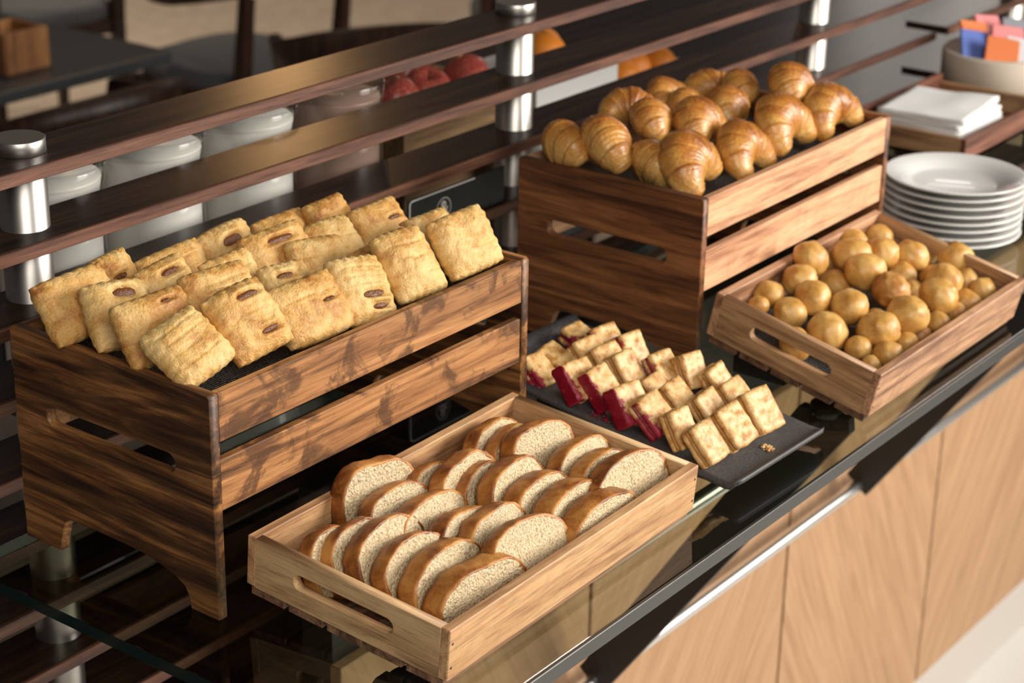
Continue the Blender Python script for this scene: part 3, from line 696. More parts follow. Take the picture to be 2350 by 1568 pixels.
# ------------------------------------------------------------------ sponge slices
def slice_outline(w, h, seed, n=72):
    off = Vector((seed*1.9, seed*.37, 2.)); o = []
    for k in range(n):
        a = 2*PI*k/n; c, s = math.cos(a), math.sin(a)
        e = 2.6 if s > 0 else 6.
        q = (abs(c)**e+abs(s)**e)**(-1/e)
        x = q*c*w/2*(1.0 if s > 0 else 1-.06*abs(s)); y = q*s*(h*.56 if s > 0 else h*.44)
        k2 = 1+.06*noise.noise(Vector((c*1.6, s*1.6, 0))+off)+.022*noise.noise(Vector((c*6, s*6, 1))+off)+.008*noise.noise(Vector((c*16, s*16, 1))+off)
        o.append((x*k2, y*k2+h*.44))
    return o
def slice_meshes(w, h, t, seed):
    o = slice_outline(w, h, seed); n = len(o); cx, cy = 0, h*.46
    rnd = random.Random(seed); off = Vector((seed, 3, seed*.4))
    # crumb: domed-in faces with rings and real pits
    rings = [1., .985, .95, .88, .78, .66, .53, .4, .27, .14]
    v = []; f = []
    for s in (1, -1):
        for ri, rr in enumerate(rings):
            for k, (x, y) in enumerate(o):
                px, py = cx+(x-cx)*rr*.955, cy+(y-cy)*rr*.955
                z = s*(t/2-.0006)+(.0009*noise.noise(Vector((px*330, py*330, s*3))+off)+.0007*noise.noise(Vector((px*120, py*120, s*3))+off))*(rr < .99)
                v.append((px, py, z))
        v.append((cx, cy, s*(t/2-.0006)))
    m = len(rings)*n+1
    for b, s in ((0, 1), (m, -1)):
        for ri in range(len(rings)-1):
            for k in range(n):
                q = (b+ri*n+k, b+ri*n+(k+1) % n, b+(ri+1)*n+(k+1) % n, b+(ri+1)*n+k); f.append(q if s > 0 else q[::-1])
        for k in range(n):
            q = (b+(len(rings)-1)*n+k, b+(len(rings)-1)*n+(k+1) % n, b+m-1); f.append(q if s > 0 else q[::-1])
    crumb = pydata('crumb', v, f)
    # crust band all round, slightly proud of the crumb
    v = []; f = []; cols = 7
    for k, (x, y) in enumerate(o):
        nx, ny = x-cx, y-cy; l = math.hypot(nx, ny)
        for j in range(cols):
            u = 2*j/(cols-1)-1
            th = .0030 if y > h*.25 else .0022
            bul = .0010*(1-u*u)+.0007*noise.noise(Vector((x*140, y*140, u*2))+off)
            v.append((x+nx/l*bul, y+ny/l*bul, u*t/2))
        for u in (1, -1):
            v.append((x*.935, cy+(y-cy)*.935, u*(t/2-.0009)))
    st = cols+2
    for k in range(n):
        k2 = (k+1) % n
        for j in range(cols-1): f.append((k*st+j, k2*st+j, k2*st+j+1, k*st+j+1))
        f.append((k*st+cols-1, k2*st+cols-1, k2*st+cols, k*st+cols)); f.append((k2*st, k*st, k*st+cols+1, k2*st+cols+1))
    bm = bmesh.new(); bm.from_mesh(pydata('t', v, f)); bmesh.ops.recalc_face_normals(bm, faces=bm.faces)
    return crumb, bm
# apex position in the tray, width, height, lean (deg back), turn (deg), thickness, label
BR = [
((.034, .150, .047), .050, .046, 24, 4, .015, 'sponge slice in the tray back-left corner behind the crumbs'),
((.052, .139, .049), .064, .047, 26, 4, .015, 'second sponge slice from the back, left column'),
((.064, .122, .052), .078, .052, 26, 2, .016, 'pale-faced third sponge slice in the left column'),
((.064, .096, .049), .072, .050, 26, 0, .016, 'fourth sponge slice in the left column, behind the handle slot'),
((.070, .070, .049), .080, .048, 18, 0, .018, 'dark-crusted sponge slice second nearest in the left column'),
((.077, .038, .047), .086, .046, 10, -2, .020, 'nearest sponge slice with glossy brown crust, left column'),
((.124, .176, .062), .074, .062, 14, -6, .017, 'tall upright sponge slice leaning on the back wall'),
((.118, .152, .050), .068, .048, 22, -3, .016, 'sponge slice just in front of the tall upright one'),
((.124, .124, .049), .080, .048, 22, 0, .017, 'golden-crusted sponge slice third in the second column'),
((.126, .094, .047), .070, .046, 20, 4, .016, 'sponge slice fourth in the second column'),
((.140, .076, .049), .074, .048, 22, 4, .016, 'sponge slice fifth in the second column behind the broad face'),
((.140, .046, .053), .084, .056, 28, -4, .016, 'sponge slice with a broad bare crumb face, front of second column'),
((.170, .156, .047), .056, .045, 24, 0, .015, 'half-hidden sponge slice near the back of the third column'),
((.182, .137, .056), .074, .054, 20, 0, .016, 'round-topped sponge slice second in the third column'),
((.193, .124, .049), .060, .047, 22, 6, .015, 'thin sponge slice third in the third column'),
((.203, .104, .056), .074, .055, 20, 2, .017, 'upright sponge slice in the middle of the third column'),
((.213, .080, .050), .076, .049, 16, 2, .018, 'sponge slice with cracked crust, fifth in the third column'),
((.218, .054, .049), .082, .048, 12, 2, .019, 'dark-crusted sponge slice second from front, third column'),
((.222, .027, .047), .084, .046, 8, 2, .020, 'dark glossy sponge slice against the front wall, third column'),
((.258, .164, .047), .074, .046, 24, 4, .015, 'sponge slice at the back of the right column'),
((.260, .146, .047), .060, .046, 24, 4, .015, 'small sponge slice second in the right column'),
((.274, .126, .057), .074, .056, 20, -3, .017, 'tall round sponge slice third in the right column'),
((.286, .092, .048), .076, .047, 22, 2, .016, 'sponge slice fourth in the right column'),
((.280, .068, .047), .076, .046, 18, 4, .016, 'sponge slice fifth in the right column behind the holed one'),
((.280, .046, .053), .088, .054, 24, -6, .018, 'big sponge slice with holes in its face at the right front'),
]
for i, (P, w, h, lean, turn, t_, lb) in enumerate(BR):
    # local: X width, Y up, Z towards the front
    rs = random.Random(i*13+1); w *= 1.05; h *= 1.04
    lm = Matrix.Translation(P) @ Matrix.Rotation(rad(turn+rs.uniform(-5, 5)), 4, 'Z') @ Matrix.Rotation(rad(90-lean), 4, 'X') @ Matrix.Rotation(rad(rs.uniform(-5, 5)), 4, 'Z') @ Matrix.Translation((0, -h, 0))
    t = thing('sponge_slice', lb, 'cake slice', mat=TB @ lm, group='sponge loaf slices in the pale tray')
    cm, cb = slice_meshes(w, h, t_, i+1)
    obj('crumb', cm, 'crumb', t, True); obj('crust', cb, 'crust', t, True)

# ------------------------------------------------------------------ shortbread sandwich slices on the slate
def slab(w, l, z0, z1, seed, holes=False, bev=.0022):
    bm = bmesh.new(); off = Vector((seed, seed*.3, 1)); n, m = 14, 16; v = []; f = []
    for s in (0, 1):
        for j in range(m+1):
            for i in range(n+1):
                u, q = 2*i/n-1, 2*j/m-1
                e = max(abs(u), abs(q)); x, y = u*w/2, q*l/2; z = z1 if s else z0
                rnd_ = max(0, (e-.86)/.14); z += (-1 if s else 1)*bev*rnd_**2*.8
                k = 1+.045*noise.noise(Vector((u*2.2, q*2.2, s*2))+off)-.05*rnd_*(abs(u)*abs(q))**3; x *= k; y *= k
                z += (.0009 if s else .0004)*noise.noise(Vector((u*3, q*3, 0))+off)
                if s and holes:
                    for hx, hy in ((-.35, .45), (.3, .5), (-.3, -.05), (.35, 0.), (-.35, -.55), (.3, -.5)): z -= .0016*math.exp(-(((u-hx)**2+(q-hy)**2)/.006))
                v.append((x, y, z))
    M2 = (n+1)*(m+1); id = lambda s, i, j: s*M2+j*(n+1)+i
    for j in range(m):
        for i in range(n): f.append((id(1, i, j), id(1, i+1, j), id(1, i+1, j+1), id(1, i, j+1))); f.append((id(0, i, j), id(0, i, j+1), id(0, i+1, j+1), id(0, i+1, j)))
    for i in range(n): f.append((id(0, i, 0), id(0, i+1, 0), id(1, i+1, 0), id(1, i, 0))); f.append((id(0, i+1, m), id(0, i, m), id(1, i, m), id(1, i+1, m)))
    for j in range(m): f.append((id(0, 0, j+1), id(0, 0, j), id(1, 0, j), id(1, 0, j+1))); f.append((id(0, n, j), id(0, n, j+1), id(1, n, j+1), id(1, n, j)))
    return pydata('slab', v, f)
CAKE = [
["k1",[0.0129,0.04,0.024],[0.0278,-0.0007,0.0038],[0.0028,-0.0268,-0.0252]],
["k2",[0.0573,0.0411,0.024],[0.0321,-0.0016,0.0038],[0.0016,-0.0295,-0.0257]],
["k3",[0.1004,0.0407,0.024],[0.0336,-0.005,0.0014],[-0.0032,-0.0297,-0.0279]],
["k4",[0.0156,0.0681,0.024],[0.0258,-0.0023,0.002],[0.0002,-0.0213,-0.0275]],
["k5",[0.0191,0.0996,0.024],[0.0309,0.0003,0.0051],[0.0043,-0.0286,-0.0242]],
["k6",[0.0675,0.1074,0.0209],[0.0258,-0.0007,0.0035],[0.0018,-0.028,-0.0192]],
["k7",[0.0755,0.0772,0.0181],[0.0284,0.0009,0.0054],[0.0054,-0.0231,-0.0244]],
["k8",[0.1142,0.0747,0.019],[0.0288,-0.0014,0.0036],[0.0012,-0.0273,-0.0202]],
["k9",[0.1271,0.1011,0.0168],[0.0255,0.0009,0.0051],[0.0058,-0.0218,-0.0254]],
["k10",[0.1169,0.1254,0.0222],[0.027,-0.0049,-0.0001],[-0.0038,-0.0204,-0.0269]],
["k11",[0.1022,0.1469,0.0208],[0.0286,-0.0041,0.0007],[-0.0031,-0.0251,-0.0227]],
["k12",[0.0165,0.1239,0.024],[0.0337,-0.0044,0.0011],[-0.0023,-0.0244,-0.0282]],
["k13",[0.0234,0.1591,0.024],[0.0282,-0.0009,0.0034],[0.0023,-0.0296,-0.0266]],
["k14",[0.0166,0.1806,0.024],[0.0337,-0.0043,0.0008],[-0.0029,-0.0274,-0.0254]],
["k15",[0.0741,0.1687,0.0209],[0.027,-0.0019,0.0025],[0.0007,-0.023,-0.0251]],
["k16",[0.0764,0.1908,0.0187],[0.0338,-0.0038,0.0015],[-0.0019,-0.0258,-0.0221]],
["k17",[0.0753,0.2109,0.0185],[0.033,-0.0035,0.0016],[-0.0019,-0.0273,-0.0201]],
["k18",[0.1104,0.1883,0.0199],[0.0277,-0.004,0.0004],[-0.0027,-0.0213,-0.0264]],
["k19",[0.1075,0.216,0.018],[0.0337,-0.004,0.0012],[-0.0022,-0.025,-0.023]],
["k20",[0.1036,0.2455,0.0144],[0.0274,-0.0019,0.0023],[-0.0017,-0.0331,-0.0075]],
["k21",[0.0501,0.2341,0.0145],[0.0257,0.0001,0.004],[0.0012,-0.0332,-0.0074]],
["k22",[0.0207,0.2284,0.013],[0.0258,-0.0028,0.0008],[-0.0027,-0.0291,-0.0174]],
["k23",[0.0776,0.1352,0.0108],[0.0257,-0.0005,0.0036],[0.0022,-0.0278,-0.0194]]]
CKL = {'k1': 'nearest shortbread sandwich at the slate front-left corner', 'k2': 'shortbread sandwich in the middle of the front row', 'k3': 'syrup-glossed shortbread sandwich at the right of the front row', 'k4': 'crumbly-edged shortbread sandwich second in the left column', 'k5': 'shortbread sandwich with a red-stained lower corner, left column', 'k6': 'plain shortbread sandwich in the slate centre right of the red ones', 'k7': 'shortbread sandwich behind the middle front-row one', 'k8': 'rough-topped shortbread sandwich behind the syrup-glossed front one', 'k9': 'shortbread sandwich third from front on the right edge', 'k10': 'shortbread sandwich with sparkling wet corner on the right edge', 'k11': 'red-topped shortbread sandwich halfway along the right edge', 'k12': 'deep red jelly-coated shortbread sandwich nearest the bread tray', 'k13': 'red-sided shortbread sandwich with a clean pale face', 'k14': 'deep red jelly-sided shortbread sandwich farthest along the left column', 'k15': 'toasted shortbread sandwich with a glossy spot in the middle column', 'k16': 'shortbread sandwich seen edge-up behind the toasted one', 'k17': 'shortbread sandwich edge-up farther back in the middle column', 'k18': 'red-tipped pale shortbread sandwich at the right back', 'k19': 'red-edged shortbread sandwich leaning at the back', 'k20': 'dull shortbread sandwich lying flat at the slate far end', 'k21': 'flat-lying shortbread sandwich in the far left shade', 'k22': 'flat-lying shortbread sandwich beside the dark crate corner', 'k23': 'low shortbread sandwich hidden in the slate centre'}
RED = {'k12': 2, 'k13': 2, 'k14': 2, 'k5': 1, 'k11': 1, 'k18': 1, 'k19': 1, 'k20': 1, 'k22': 1}
for i, (n, P, w, d) in enumerate(CAKE):
    W_, L_ = Vector(w).length, Vector(d).length; T = .0165
    t = thing('shortbread_slice', CKL[n], 'shortbread', mat=TS @ basis(P, w, d) @ Matrix.Translation((0, 0, -T*.42)), group='shortbread sandwiches on the slate')
    red = RED.get(n, 0); bm_ = 'biscuit_red' if red else 'biscuit'
    obj('biscuit', slab(W_, L_, -T*.5, -T*.10, i+1), bm_, t, True)
    obj('biscuit', slab(W_, L_, T*.10, T*.5, i+31, True), bm_, t, True)
    obj('filling', slab(W_*.985, L_*.985, -T*.12, T*.12, i+61), 'jelly' if red else 'syrup', t, True)
    if red == 2:
        js = slab(W_*.06, L_*.97, -T*.5, T*.5, i+91)
        for v in js.vertices: v.co.x += -W_*.49+.0014*noise.noise(v.co*260); v.co.z *= .99; v.co.y += .0008*noise.noise(v.co*300)
        obj('jelly_coat', js, 'jelly', t, True)
def crumbs(name, mat, P, n, sp, s0, label, key, seed):
    rnd = random.Random(seed); bm = bmesh.new()
    for k in range(n):
        a, q = rnd.uniform(0, 6.28), sp*math.sqrt(rnd.random()); s = s0*rnd.uniform(.5, 1.2)
        mm = Matrix.Translation((q*math.cos(a), q*math.sin(a), s*.6)) @ Matrix.Rotation(rnd.uniform(0, 6), 4, 'Z') @ Matrix.Diagonal((s, s*rnd.uniform(.6, 1), s*.7, 1))
        bmesh.ops.create_icosphere(bm, subdivisions=1, radius=1., matrix=mm)
    o = obj(name, bm, key); o.matrix_world = mat @ Matrix.Translation(P); tag(o, label, 'crumbs'); o['kind'] = 'stuff'
crumbs('shortbread_crumbs', TS, (.080, .020, .0), 26, .0055, .0017, 'clump of shortbread crumbs near the slate front edge', 'biscuit', 5)
crumbs('jelly_drips', TS, (.012, .150, .0), 30, .012, .0016, 'spilled red jelly on the slate beside the red slices', 'jelly', 6)
crumbs('sponge_crumbs', TB, (.030, .172, .0), 60, .014, .0022, 'brown sponge crumbs against the tray back-left corner', 'crust', 7)

# ------------------------------------------------------------------ plates
prof = [(0, .0030), (.046, .0030), (.052, .0045), (.060, .0095), (.074, .0125), (.0800, .0140), (.0818, .0142), (.0826, .0134), (.0815, .0120), (.074, .0098), (.061, .0066), (.052, .0012), (.046, .0), (.040, .0008), (0, .0008)]
pl0 = lathe(prof, 72); plm = bpy.data.meshes.new('dinner_plate'); pl0.to_mesh(plm); pl0.free()
NPL = 8; orn = ['bottom', 'second-lowest', 'third-lowest', 'fourth-lowest', 'fourth from the top', 'third from the top', 'second from the top', 'topmost']
for k in range(NPL):
    rnd = random.Random(k); o = obj('side_plate', plm, 'porcelain', smooth=True)
    o.location = (1.166+rnd.uniform(-.0012, .0012), -.0395+rnd.uniform(-.0012, .0012), .0002+k*.0092); o.rotation_euler[2] = k
    tag(o, 'white round plate, %s of the stack beside the choux tray' % orn[k], 'plate', 'stacked white plates')

# ------------------------------------------------------------------ napkin tray, napkins, sachet basket
nt = thing('napkin_tray', 'reddish-brown wooden tray holding white napkins behind the plates', 'tray', (1.385, .045, .0))
box('base', (.0, .0, .020), (.26, .165, .026), 'reddish', nt); box('side', (0, 0, .020), (.26, .008, .052), 'reddish', nt); box('side', (0, .157, .020), (.26, .165, .062), 'reddish', nt)
box('end_panel', (0, .008, .020), (.008, .157, .052), 'dtray_y', nt); box('end_panel', (.252, .008, .020), (.26, .157, .052), 'dtray_y', nt)
for q in ((.01, .01), (.24, .01), (.01, .145), (.24, .145)): box('foot', (q[0], q[1], 0), (q[0]+.012, q[1]+.012, .020), 'black', nt)
def napkin(seed, z, w=.135, d=.12):
    n = 16; v = []; f = []; off = Vector((seed, 0, 0))
    for s in (0, 1):
        for j in range(n+1):
            for i in range(n+1):
                u, q = 2*i/n-1, 2*j/n-1
                h = .0035*(1-.3*s*0)+.0018*noise.noise(Vector((u*1.2, q*1.2, 0))+off)
                v.append((u*w/2*(1+.01*noise.noise(Vector((q*2, 1, seed)))), q*d/2, (h if s else 0)+.004*max(0, u)*max(0, -q)*(seed > 7)))
    m = (n+1)**2; id = lambda s, i, j: s*m+j*(n+1)+i
    for j in range(n):
        for i in range(n): f.append((id(1, i, j), id(1, i+1, j), id(1, i+1, j+1), id(1, i, j+1))); f.append((id(0, i, j), id(0, i, j+1), id(0, i+1, j+1), id(0, i+1, j)))
    for i in range(n): f.append((id(0, i, 0), id(0, i+1, 0), id(1, i+1, 0), id(1, i, 0))); f.append((id(0, i+1, n), id(0, i, n), id(1, i, n), id(1, i+1, n)))
    for j in range(n): f.append((id(0, 0, j+1), id(0, 0, j), id(1, 0, j), id(1, 0, j+1))); f.append((id(0, n, j), id(0, n, j+1), id(1, n, j+1), id(1, n, j)))
    return pydata('napkin', v, f)
for k in range(10):
    rnd = random.Random(k+5); o = obj('paper_napkin', napkin(k, 0), 'napkin', smooth=False)
    o.location = (1.478+rnd.uniform(-.002, .002), .128+rnd.uniform(-.002, .002), .0262+k*.0042); o.rotation_euler = (0, 0, rnd.uniform(-.05, .05)+(.08 if k > 7 else 0))
    tag(o, ['lowest white paper napkin of the pile in the wooden tray', 'white paper napkin second from the pile bottom', 'white paper napkin third from the pile bottom', 'white paper napkin fourth from the pile bottom', 'white paper napkin fifth from the pile bottom', 'white paper napkin fifth from the pile top', 'white paper napkin fourth from the pile top', 'white paper napkin third from the pile top', 'white paper napkin just under the topmost one', 'topmost white paper napkin of the pile in the wooden tray'][k], 'napkin', 'napkin pile')
bk = thing('sachet_basket', 'round beige sackcloth basket of sachets behind the napkins', 'basket', (1.742, .160, 0))
obj('lower_cloth', lathe([(0, 0), (.070, 0), (.076, .01), (.079, .045), (.077, .046), (.0, .046)], 48), 'sack_low', bk, True)
obj('folded_rim', lathe([(.079, .040), (.083, .042), (.0835, .082), (.080, .087), (.076, .082), (.074, .045), (0, .045)], 48), 'sack', bk, True)
for v in bk.children[1].data.vertices:
    a = math.atan2(v.co.y, v.co.x); v.co.z += .004*math.sin(a*5+1)*(v.co.z > .07); k = 1+.02*math.sin(a*7)*(v.co.z > .05); v.co.x *= k; v.co.y *= k
SACH = ((-.046, -.020, .082, .35, .9, 'pk_orange', 'bright orange'), (-.030, -.040, .080, .2, .95, 'pk_white', 'white'), (-.040, .020, .086, .6, .8, 'pk_blue', 'blue'), (-.010, -.012, .090, .5, 1.0, 'pk_red', 'pink-red'), (.012, -.036, .084, .3, 1.1, 'pk_grey', 'grey'), (-.005, .035, .092, .9, .8, 'pk_orange', 'tall orange'), (.035, -.008, .092, .6, 1.0, 'pk_grey', 'tall grey'), (.030, .030, .094, 1.0, .9, 'pk_red', 'far pink-red'))
for k, (dx, dy, dz, rz, ry, key, lb) in enumerate(SACH):
    o = box('sachet', (-.034, -.024, -.0025), (.034, .024, .0025), key, bev=.0012); o.location = (1.742+dx, .16+dy, dz); o.rotation_euler = (.25, -ry, rz)
    tag(o, '%s paper sachet standing in the sackcloth basket' % lb, 'sachet', 'sachets in the basket')

# ------------------------------------------------------------------ sign card
sg = thing('food_sign', 'black food sign card with white line border and round emblem', 'sign', (.543, .2685, .0945))
sw_, sh = .160, .0405
box('card', (0, 0, 0), (sw_, .002, sh), 'sign_black', sg, .0003)
# border: rounded line on the left and along most of the top
def strip(pts, w):
    v = []; f = []
    for i, p in enumerate(pts):
        a = Vector(pts[max(0, i-1)]); b = Vector(pts[min(len(pts)-1, i+1)]); d = (b-a).normalized(); n = Vector((-d.y, d.x))
        q = Vector(p); v += [(*(q+n*w/2), 0), (*(q-n*w/2), 0)]
    for i in range(len(pts)-1): f.append((2*i, 2*i+1, 2*i+3, 2*i+2))
    return v, f
def flat_on_sign(name, pts, w):
    v, f = strip(pts, w); me = pydata(name, [(x, -.0002, y) for x, y, _ in v], f); return obj(name, me, 'sign_white', sg)
pts = [(.0025, 0.001)]+[(.0025, z) for z in (.01, .02, sh-.006)]+[(.0025+.0045*(1-math.cos(a)), sh-.006+.0045*math.sin(a)) for a in (rad(q) for q in range(15, 91, 15))]+[(x, sh-.0015) for x in (.02, .06, .1085)]
flat_on_sign('border_line', pts, .0016)
cx, cz, er = .0572, .0192, .0112
flat_on_sign('emblem_ring', [(cx+er*math.cos(a), cz+er*math.sin(a)) for a in (2*PI*i/48 for i in range(49))], .0010)
cu = bpy.data.curves.new('emblem', 'FONT'); cu.body = '&'; cu.size = .021; cu.align_x = 'CENTER'; cu.align_y = 'CENTER'; cu.offset = .00045
to = bpy.data.objects.new('t', cu); C.objects.link(to); bpy.context.view_layer.update(); me = bpy.data.meshes.new_from_object(to.evaluated_get(bpy.context.evaluated_depsgraph_get())); bpy.data.objects.remove(to)
for v in me.vertices: v.co = Vector((cx+v.co.x, -.0003, cz+v.co.y))
obj('emblem', me, 'sign_white', sg)
box('easel_foot', (.02, .002, 0), (.12, .0055, .012), 'black', sg, .0003)

# ------------------------------------------------------------------ back shelf: jugs, fruit
bs = box('jug_shelf', (.16, .345, -.012), (2.6, .95, 0), 'wenge'); tag(bs, 'dark shelf behind the partition holding jugs and fruit', 'shelf')
for i, x in enumerate((.20, .325, .452, .585)):
    j = thing('glass_jug', ['clear ribbed glass jug of milk nearest the left steel post', 'clear ribbed glass jug of milk, second from the left post', 'clear ribbed glass jug of milk, third from the left post', 'clear ribbed glass jug of pinkish-brown milk beside the fruit box'][i], 'jug', (x, .405, 0), group='milk jugs behind the partition')
    n = 60; prof = [(.046, .004), (.050, .012), (.0505, .178), (.0475, .192), (.048, .197), (.0525, .212), (.0545, .228), (.0535, .2315), (.0515, .229), (.050, .214)]
    b = lathe([(0, .002)]+prof, n)
    for v in b.verts:
        a = math.atan2(v.co.y, v.co.x); r = math.hypot(v.co.x, v.co.y)
        if .01 < v.co.z < .185: k = 1+.012*math.cos(a*30); v.co.x *= k; v.co.y *= k
        if v.co.z > .2: k = 1+.20*math.exp(-((a-.15)/.22)**2)*((v.co.z-.2)/.03)+.14*math.exp(-((abs(a)-2.9)/.2)**2)*((v.co.z-.2)/.03); v.co.x *= k; v.co.y *= k
    obj('jug_wall', b, 'jug_glass', j, True)
    lv = .216 if i < 3 else .212
    obj('milk', lathe([(0, .006), (.0445, .006), (.0475, .014), (.0475, .176), (.0452, .192), (.0495, lv), (.0490, lv+.002), (0, lv+.002)], 48), ('milk' if i < 3 else 'choc_milk'), j, True)
    tube('handle', [(.0, .052, .04), (.0, .078, .06), (.0, .082, .11), (.0, .075, .155), (.0, .052, .172)], .005, 'jug_glass', j)
fb = thing('fruit_box', 'tan wooden box filled with red apples behind the partition', 'box', (.80, .49, 0))
box('side', (0, 0, 0), (.20, .008, .132), 'box_wood', fb); box('side', (0, .152, 0), (.20, .16, .132), 'box_wood', fb)
box('end_panel', (0, .008, 0), (.008, .152, .132), 'box_wood', fb); box('end_panel', (.192, .008, 0), (.20, .152, .132), 'box_wood', fb); box('base', (.008, .008, 0), (.192, .152, .10), 'box_wood', fb)
def apple_mesh():
    return lathe([(0, .72), (.12, .80), (.35, .95), (.62, .93), (.9, .62), (1., .1), (.93, -.35), (.7, -.75), (.42, -.92), (.2, -.92), (0, -.84)], 28)
am = bpy.data.meshes.new('apple'); b = apple_mesh(); b.to_mesh(am); b.free()
for k, (x, y, z, lb) in enumerate(((.832, .525, .130, 'dark red apple at the left in the tan box'), (.888, .528, .131, 'red apple with a pale cheek in the middle of the tan box'), (.905, .575, .138, 'red apple behind the pale-cheeked one'), (.958, .520, .134, 'bright red apple nearest the centre post'))):
    t = thing('apple', lb, 'apple', (x, y, z), (rad(20*(k-1)), rad(-25), k), 'apples in the box'); o = obj('flesh', am, 'apple', t, True); o.scale = (.030,)*3
    cyl('stalk', (0, 0, .022), .0012, .014, 'stalk', t, 8)
def dish(loc, sx, sy, h, label):
    t = thing('white_dish', label, 'dish', loc)
    w = .005
    box('side_wall', (0, 0, 0), (sx, w, h), 'white_dish', t, .002, 2); box('side_wall', (0, sy-w, 0), (sx, sy, h), 'white_dish', t, .002, 2)
    box('side_wall', (0, w, 0), (w, sy-w, h), 'white_dish', t, .002, 2); box('side_wall', (sx-w, w, 0), (sx, sy-w, h), 'white_dish', t, .002, 2); box('base', (w, w, 0), (sx-w, sy-w, h*.55), 'white_dish', t, .001)
dish((1.062, .49, 0), .185, .15, .108, 'white rectangular dish of oranges right of the centre post')
dish((1.262, .49, 0), .17, .15, .075, 'low white dish of oranges farther right')
o = obj('white_bowl', lathe([(0, 0), (.03, 0), (.034, .004), (.042, .085), (.040, .086), (.032, .01), (0, .008)], 40), 'white_dish', smooth=True); o.location = (.985, .43, 0); tag(o, 'tall white bowl just left of the centre post', 'bowl')
om = bpy.data.meshes.new('orange'); b = bmesh.new(); bmesh.ops.create_uvsphere(b, u_segments=24, v_segments=16, radius=1.); b.to_mesh(om); b.free()
for k, (x, y, z, lb) in enumerate(((1.105, .53, .094, 'orange at the left in the tall white dish'), (1.150, .545, .128, 'orange on top of the heap in the white dish'), (1.195, .53, .098, 'orange at the front right in the tall white dish'), (1.205, .59, .118, 'yellowish orange at the back of the white dish'), (1.300, .525, .068, 'orange at the left in the low white dish'), (1.350, .540, .070, 'orange in the middle of the low white dish'), (1.400, .530, .066, 'orange at the right in the low white dish'))):
    t = thing('orange', lb, 'orange', (x, y, z), (0, 0, k), 'oranges in the white dishes'); o = obj('peel', om, 'orange', t, True); o.scale = (.031, .031, .029)
    cyl('stem_end', (0, 0, .0282), .0022, .0015, 'stalk', t, 8)

# ------------------------------------------------------------------ dining tables and chairs behind
tb = thing('dining_table', 'charcoal-topped dining table behind the partition at upper left', 'table', (1.60, 2.60, FLOOR))
box('table_top', (-.45, -.46, .715), (.385, .46, .742), 'table', tb, .004, 2)
box('pedestal', (-.10, .06, .03), (-.03, .13, .715), 'chair_wood', tb, .004); box('foot_plate', (-.28, -.14, 0), (.14, .30, .03), 'chair_wood', tb, .004)
cd = thing('wooden_caddy', 'orange-brown open wooden box standing on the dining table', 'box', (1.615, 2.235, FLOOR+.742), (0, 0, 0))
w, d, h, t_ = .115, .115, .085, .012
box('side', (0, 0, 0), (w, t_, h), 'caddy', cd); box('side', (0, d-t_, 0), (w, d, h), 'caddy', cd); box('side', (0, t_, 0), (t_, d-t_, h), 'caddy', cd); box('side', (w-t_, t_, 0), (w, d-t_, h), 'caddy', cd); box('base', (t_, t_, 0), (w-t_, d-t_, .01), 'caddy', cd)
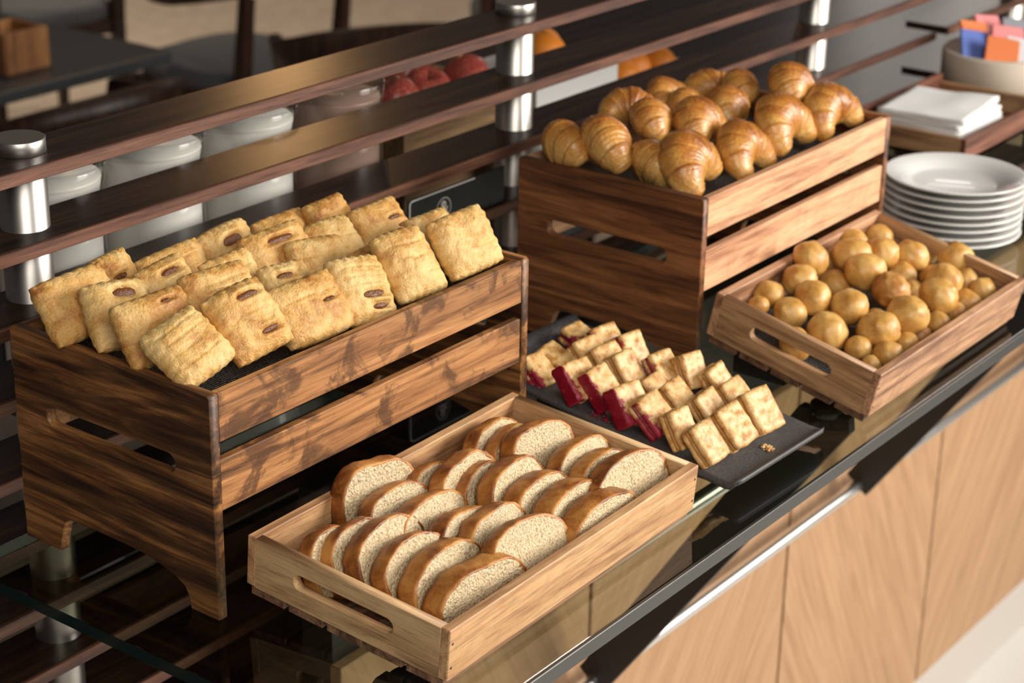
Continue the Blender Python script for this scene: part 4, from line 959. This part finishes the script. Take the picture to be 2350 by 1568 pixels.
def dchair(loc, rz, label, tub=False):
    c = thing('dining_chair', label, 'chair', (loc[0], loc[1], FLOOR), (0, 0, rz), 'dark wooden dining chairs')
    bm = bmesh.new(); v = []
    n = 28; pts = []
    for k in range(n):
        a = 2*PI*k/n; e = 3.2; ca, sa = math.cos(a), math.sin(a); q = (abs(ca)**e+abs(sa)**e)**(-1/e); pts.append((q*ca*.235, q*sa*.225))
    prof = [(.0, .395), (.96, .395), (1., .405), (1., .425), (.97, .440), (.80, .452), (0, .456)]
    vv = []; ff = []; m = len(prof)
    for (x, y) in pts:
        for r, z in prof: vv.append((x*r, y*r, z))
    for k in range(n):
        for q in range(m-1): ff.append((k*m+q, ((k+1) % n)*m+q, ((k+1) % n)*m+q+1, k*m+q+1))
    bm.from_mesh(pydata('t', vv, ff)); bmesh.ops.remove_doubles(bm, verts=bm.verts, dist=1e-5); bmesh.ops.recalc_face_normals(bm, faces=bm.faces)
    obj('seat', bm, 'seat', c, True)
    for sx in (-1, 1):
        for sy in (-1, 1):
            top = .395 if sy < 0 else .66
            pr = [(-.017, -.017), (.017, -.017), (.017, .017), (-.017, .017)]
            v = []; 
            for z, k, oy in ((0, .75, sy*.015), (.395, 1.1, 0), (top, .95, (.03 if sy > 0 else 0))):
                v += [(sx*.205+a*k, sy*.195+b*k+oy, z) for a, b in pr]
            f = [(3, 2, 1, 0), (8, 9, 10, 11)]+[(r*4+k, r*4+(k+1) % 4, r*4+4+(k+1) % 4, r*4+4+k) for r in (0, 1) for k in range(4)]
            obj('leg', pydata('leg', v, f), 'chair_wood', c)
    # curved backrest: a solid tub shell, or a slim rail on posts
    n = 30; v = []; f = []
    for k in range(n):
        a = rad(-20+220*k/(n-1)); r0, r1 = .262, .236; sn = max(0, math.sin(a))
        zt = .66+.09*sn; hh = (.10+.22*sn) if tub else (.04+.045*sn)
        for r, z in ((r0, zt-hh), (r0+.014, zt), (r1+.014, zt), (r1, zt-hh)): v.append((r*math.cos(a), r*math.sin(a), z))
    for k in range(n-1):
        for q in range(4): f.append((k*4+q, k*4+(q+1) % 4, (k+1)*4+(q+1) % 4, (k+1)*4+q))
    f += [(3, 2, 1, 0), tuple((n-1)*4+q for q in range(4))]
    bm = bmesh.new(); bm.from_mesh(pydata('t', v, f)); bmesh.ops.recalc_face_normals(bm, faces=bm.faces); obj('backrest', bm, 'chair_wood', c, True)
    for s in (-1, 1): box('seat_rail', (s*.205-.01, -.19, .35), (s*.205+.01, .19, .395), 'chair_wood', c); 
    for s in (-1, 1): box('cross_rail', (-.19, s*.19-.01, .35), (.19, s*.19+.01, .395), 'chair_wood', c)
dchair((1.70, 2.21), PI, 'dark wooden chair with curved back pushed in at the table near side')
dchair((2.92, 2.88), 3.2, 'dark wooden chair with grey seat and open back on the cream carpet')
dchair((2.64, 2.10), 2.5, 'dark tub chair with broad curved back nearest the partition', True)
dchair((2.98, 3.84), 2.9, 'dark chair half out of frame beyond the charcoal table')
dchair((3.15, 1.62), 2.3, 'dark tub chair with solid back at the right of the dining room', True)
dchair((4.0, 2.6), 2.3, 'dark tub chair standing behind the nearer tub chairs', True)
tb2 = thing('dining_table', 'charcoal-topped dining table partly seen at the far right of the dining room', 'table', (4.1, 1.7, FLOOR))
box('table_top', (-.40, -.42, .715), (.42, .42, .742), 'table', tb2, .004, 2)
for sx in (-.35, .33):
    for sy in (-.36, .36): box('leg', (sx, sy-.025, 0), (sx+.05, sy+.025, .715), 'chair_wood', tb2, .003)

# warm pendant lamp in the dining room (seen as the glow on the board tops)
lp = thing('pendant_lamp', 'warm glowing pendant lamp hanging in the dining room', 'lamp', (3.30, 3.07, 1.08))
b = bmesh.new(); bmesh.ops.create_uvsphere(b, u_segments=24, v_segments=14, radius=1.)
for v in b.verts: v.co = Vector((v.co.x*.045, v.co.y*.045, v.co.z*.20+.15))
obj('shade', b, 'globe', lp, True)
cyl('cord', (0, 0, .34), .004, .25, 'black', lp, 8)

for o in list(bpy.data.objects):
    if o.type == 'MESH' and len(o.data.polygons) > 400: o.data.polygons.foreach_set('use_smooth', [True]*len(o.data.polygons))
bpy.context.view_layer.update()
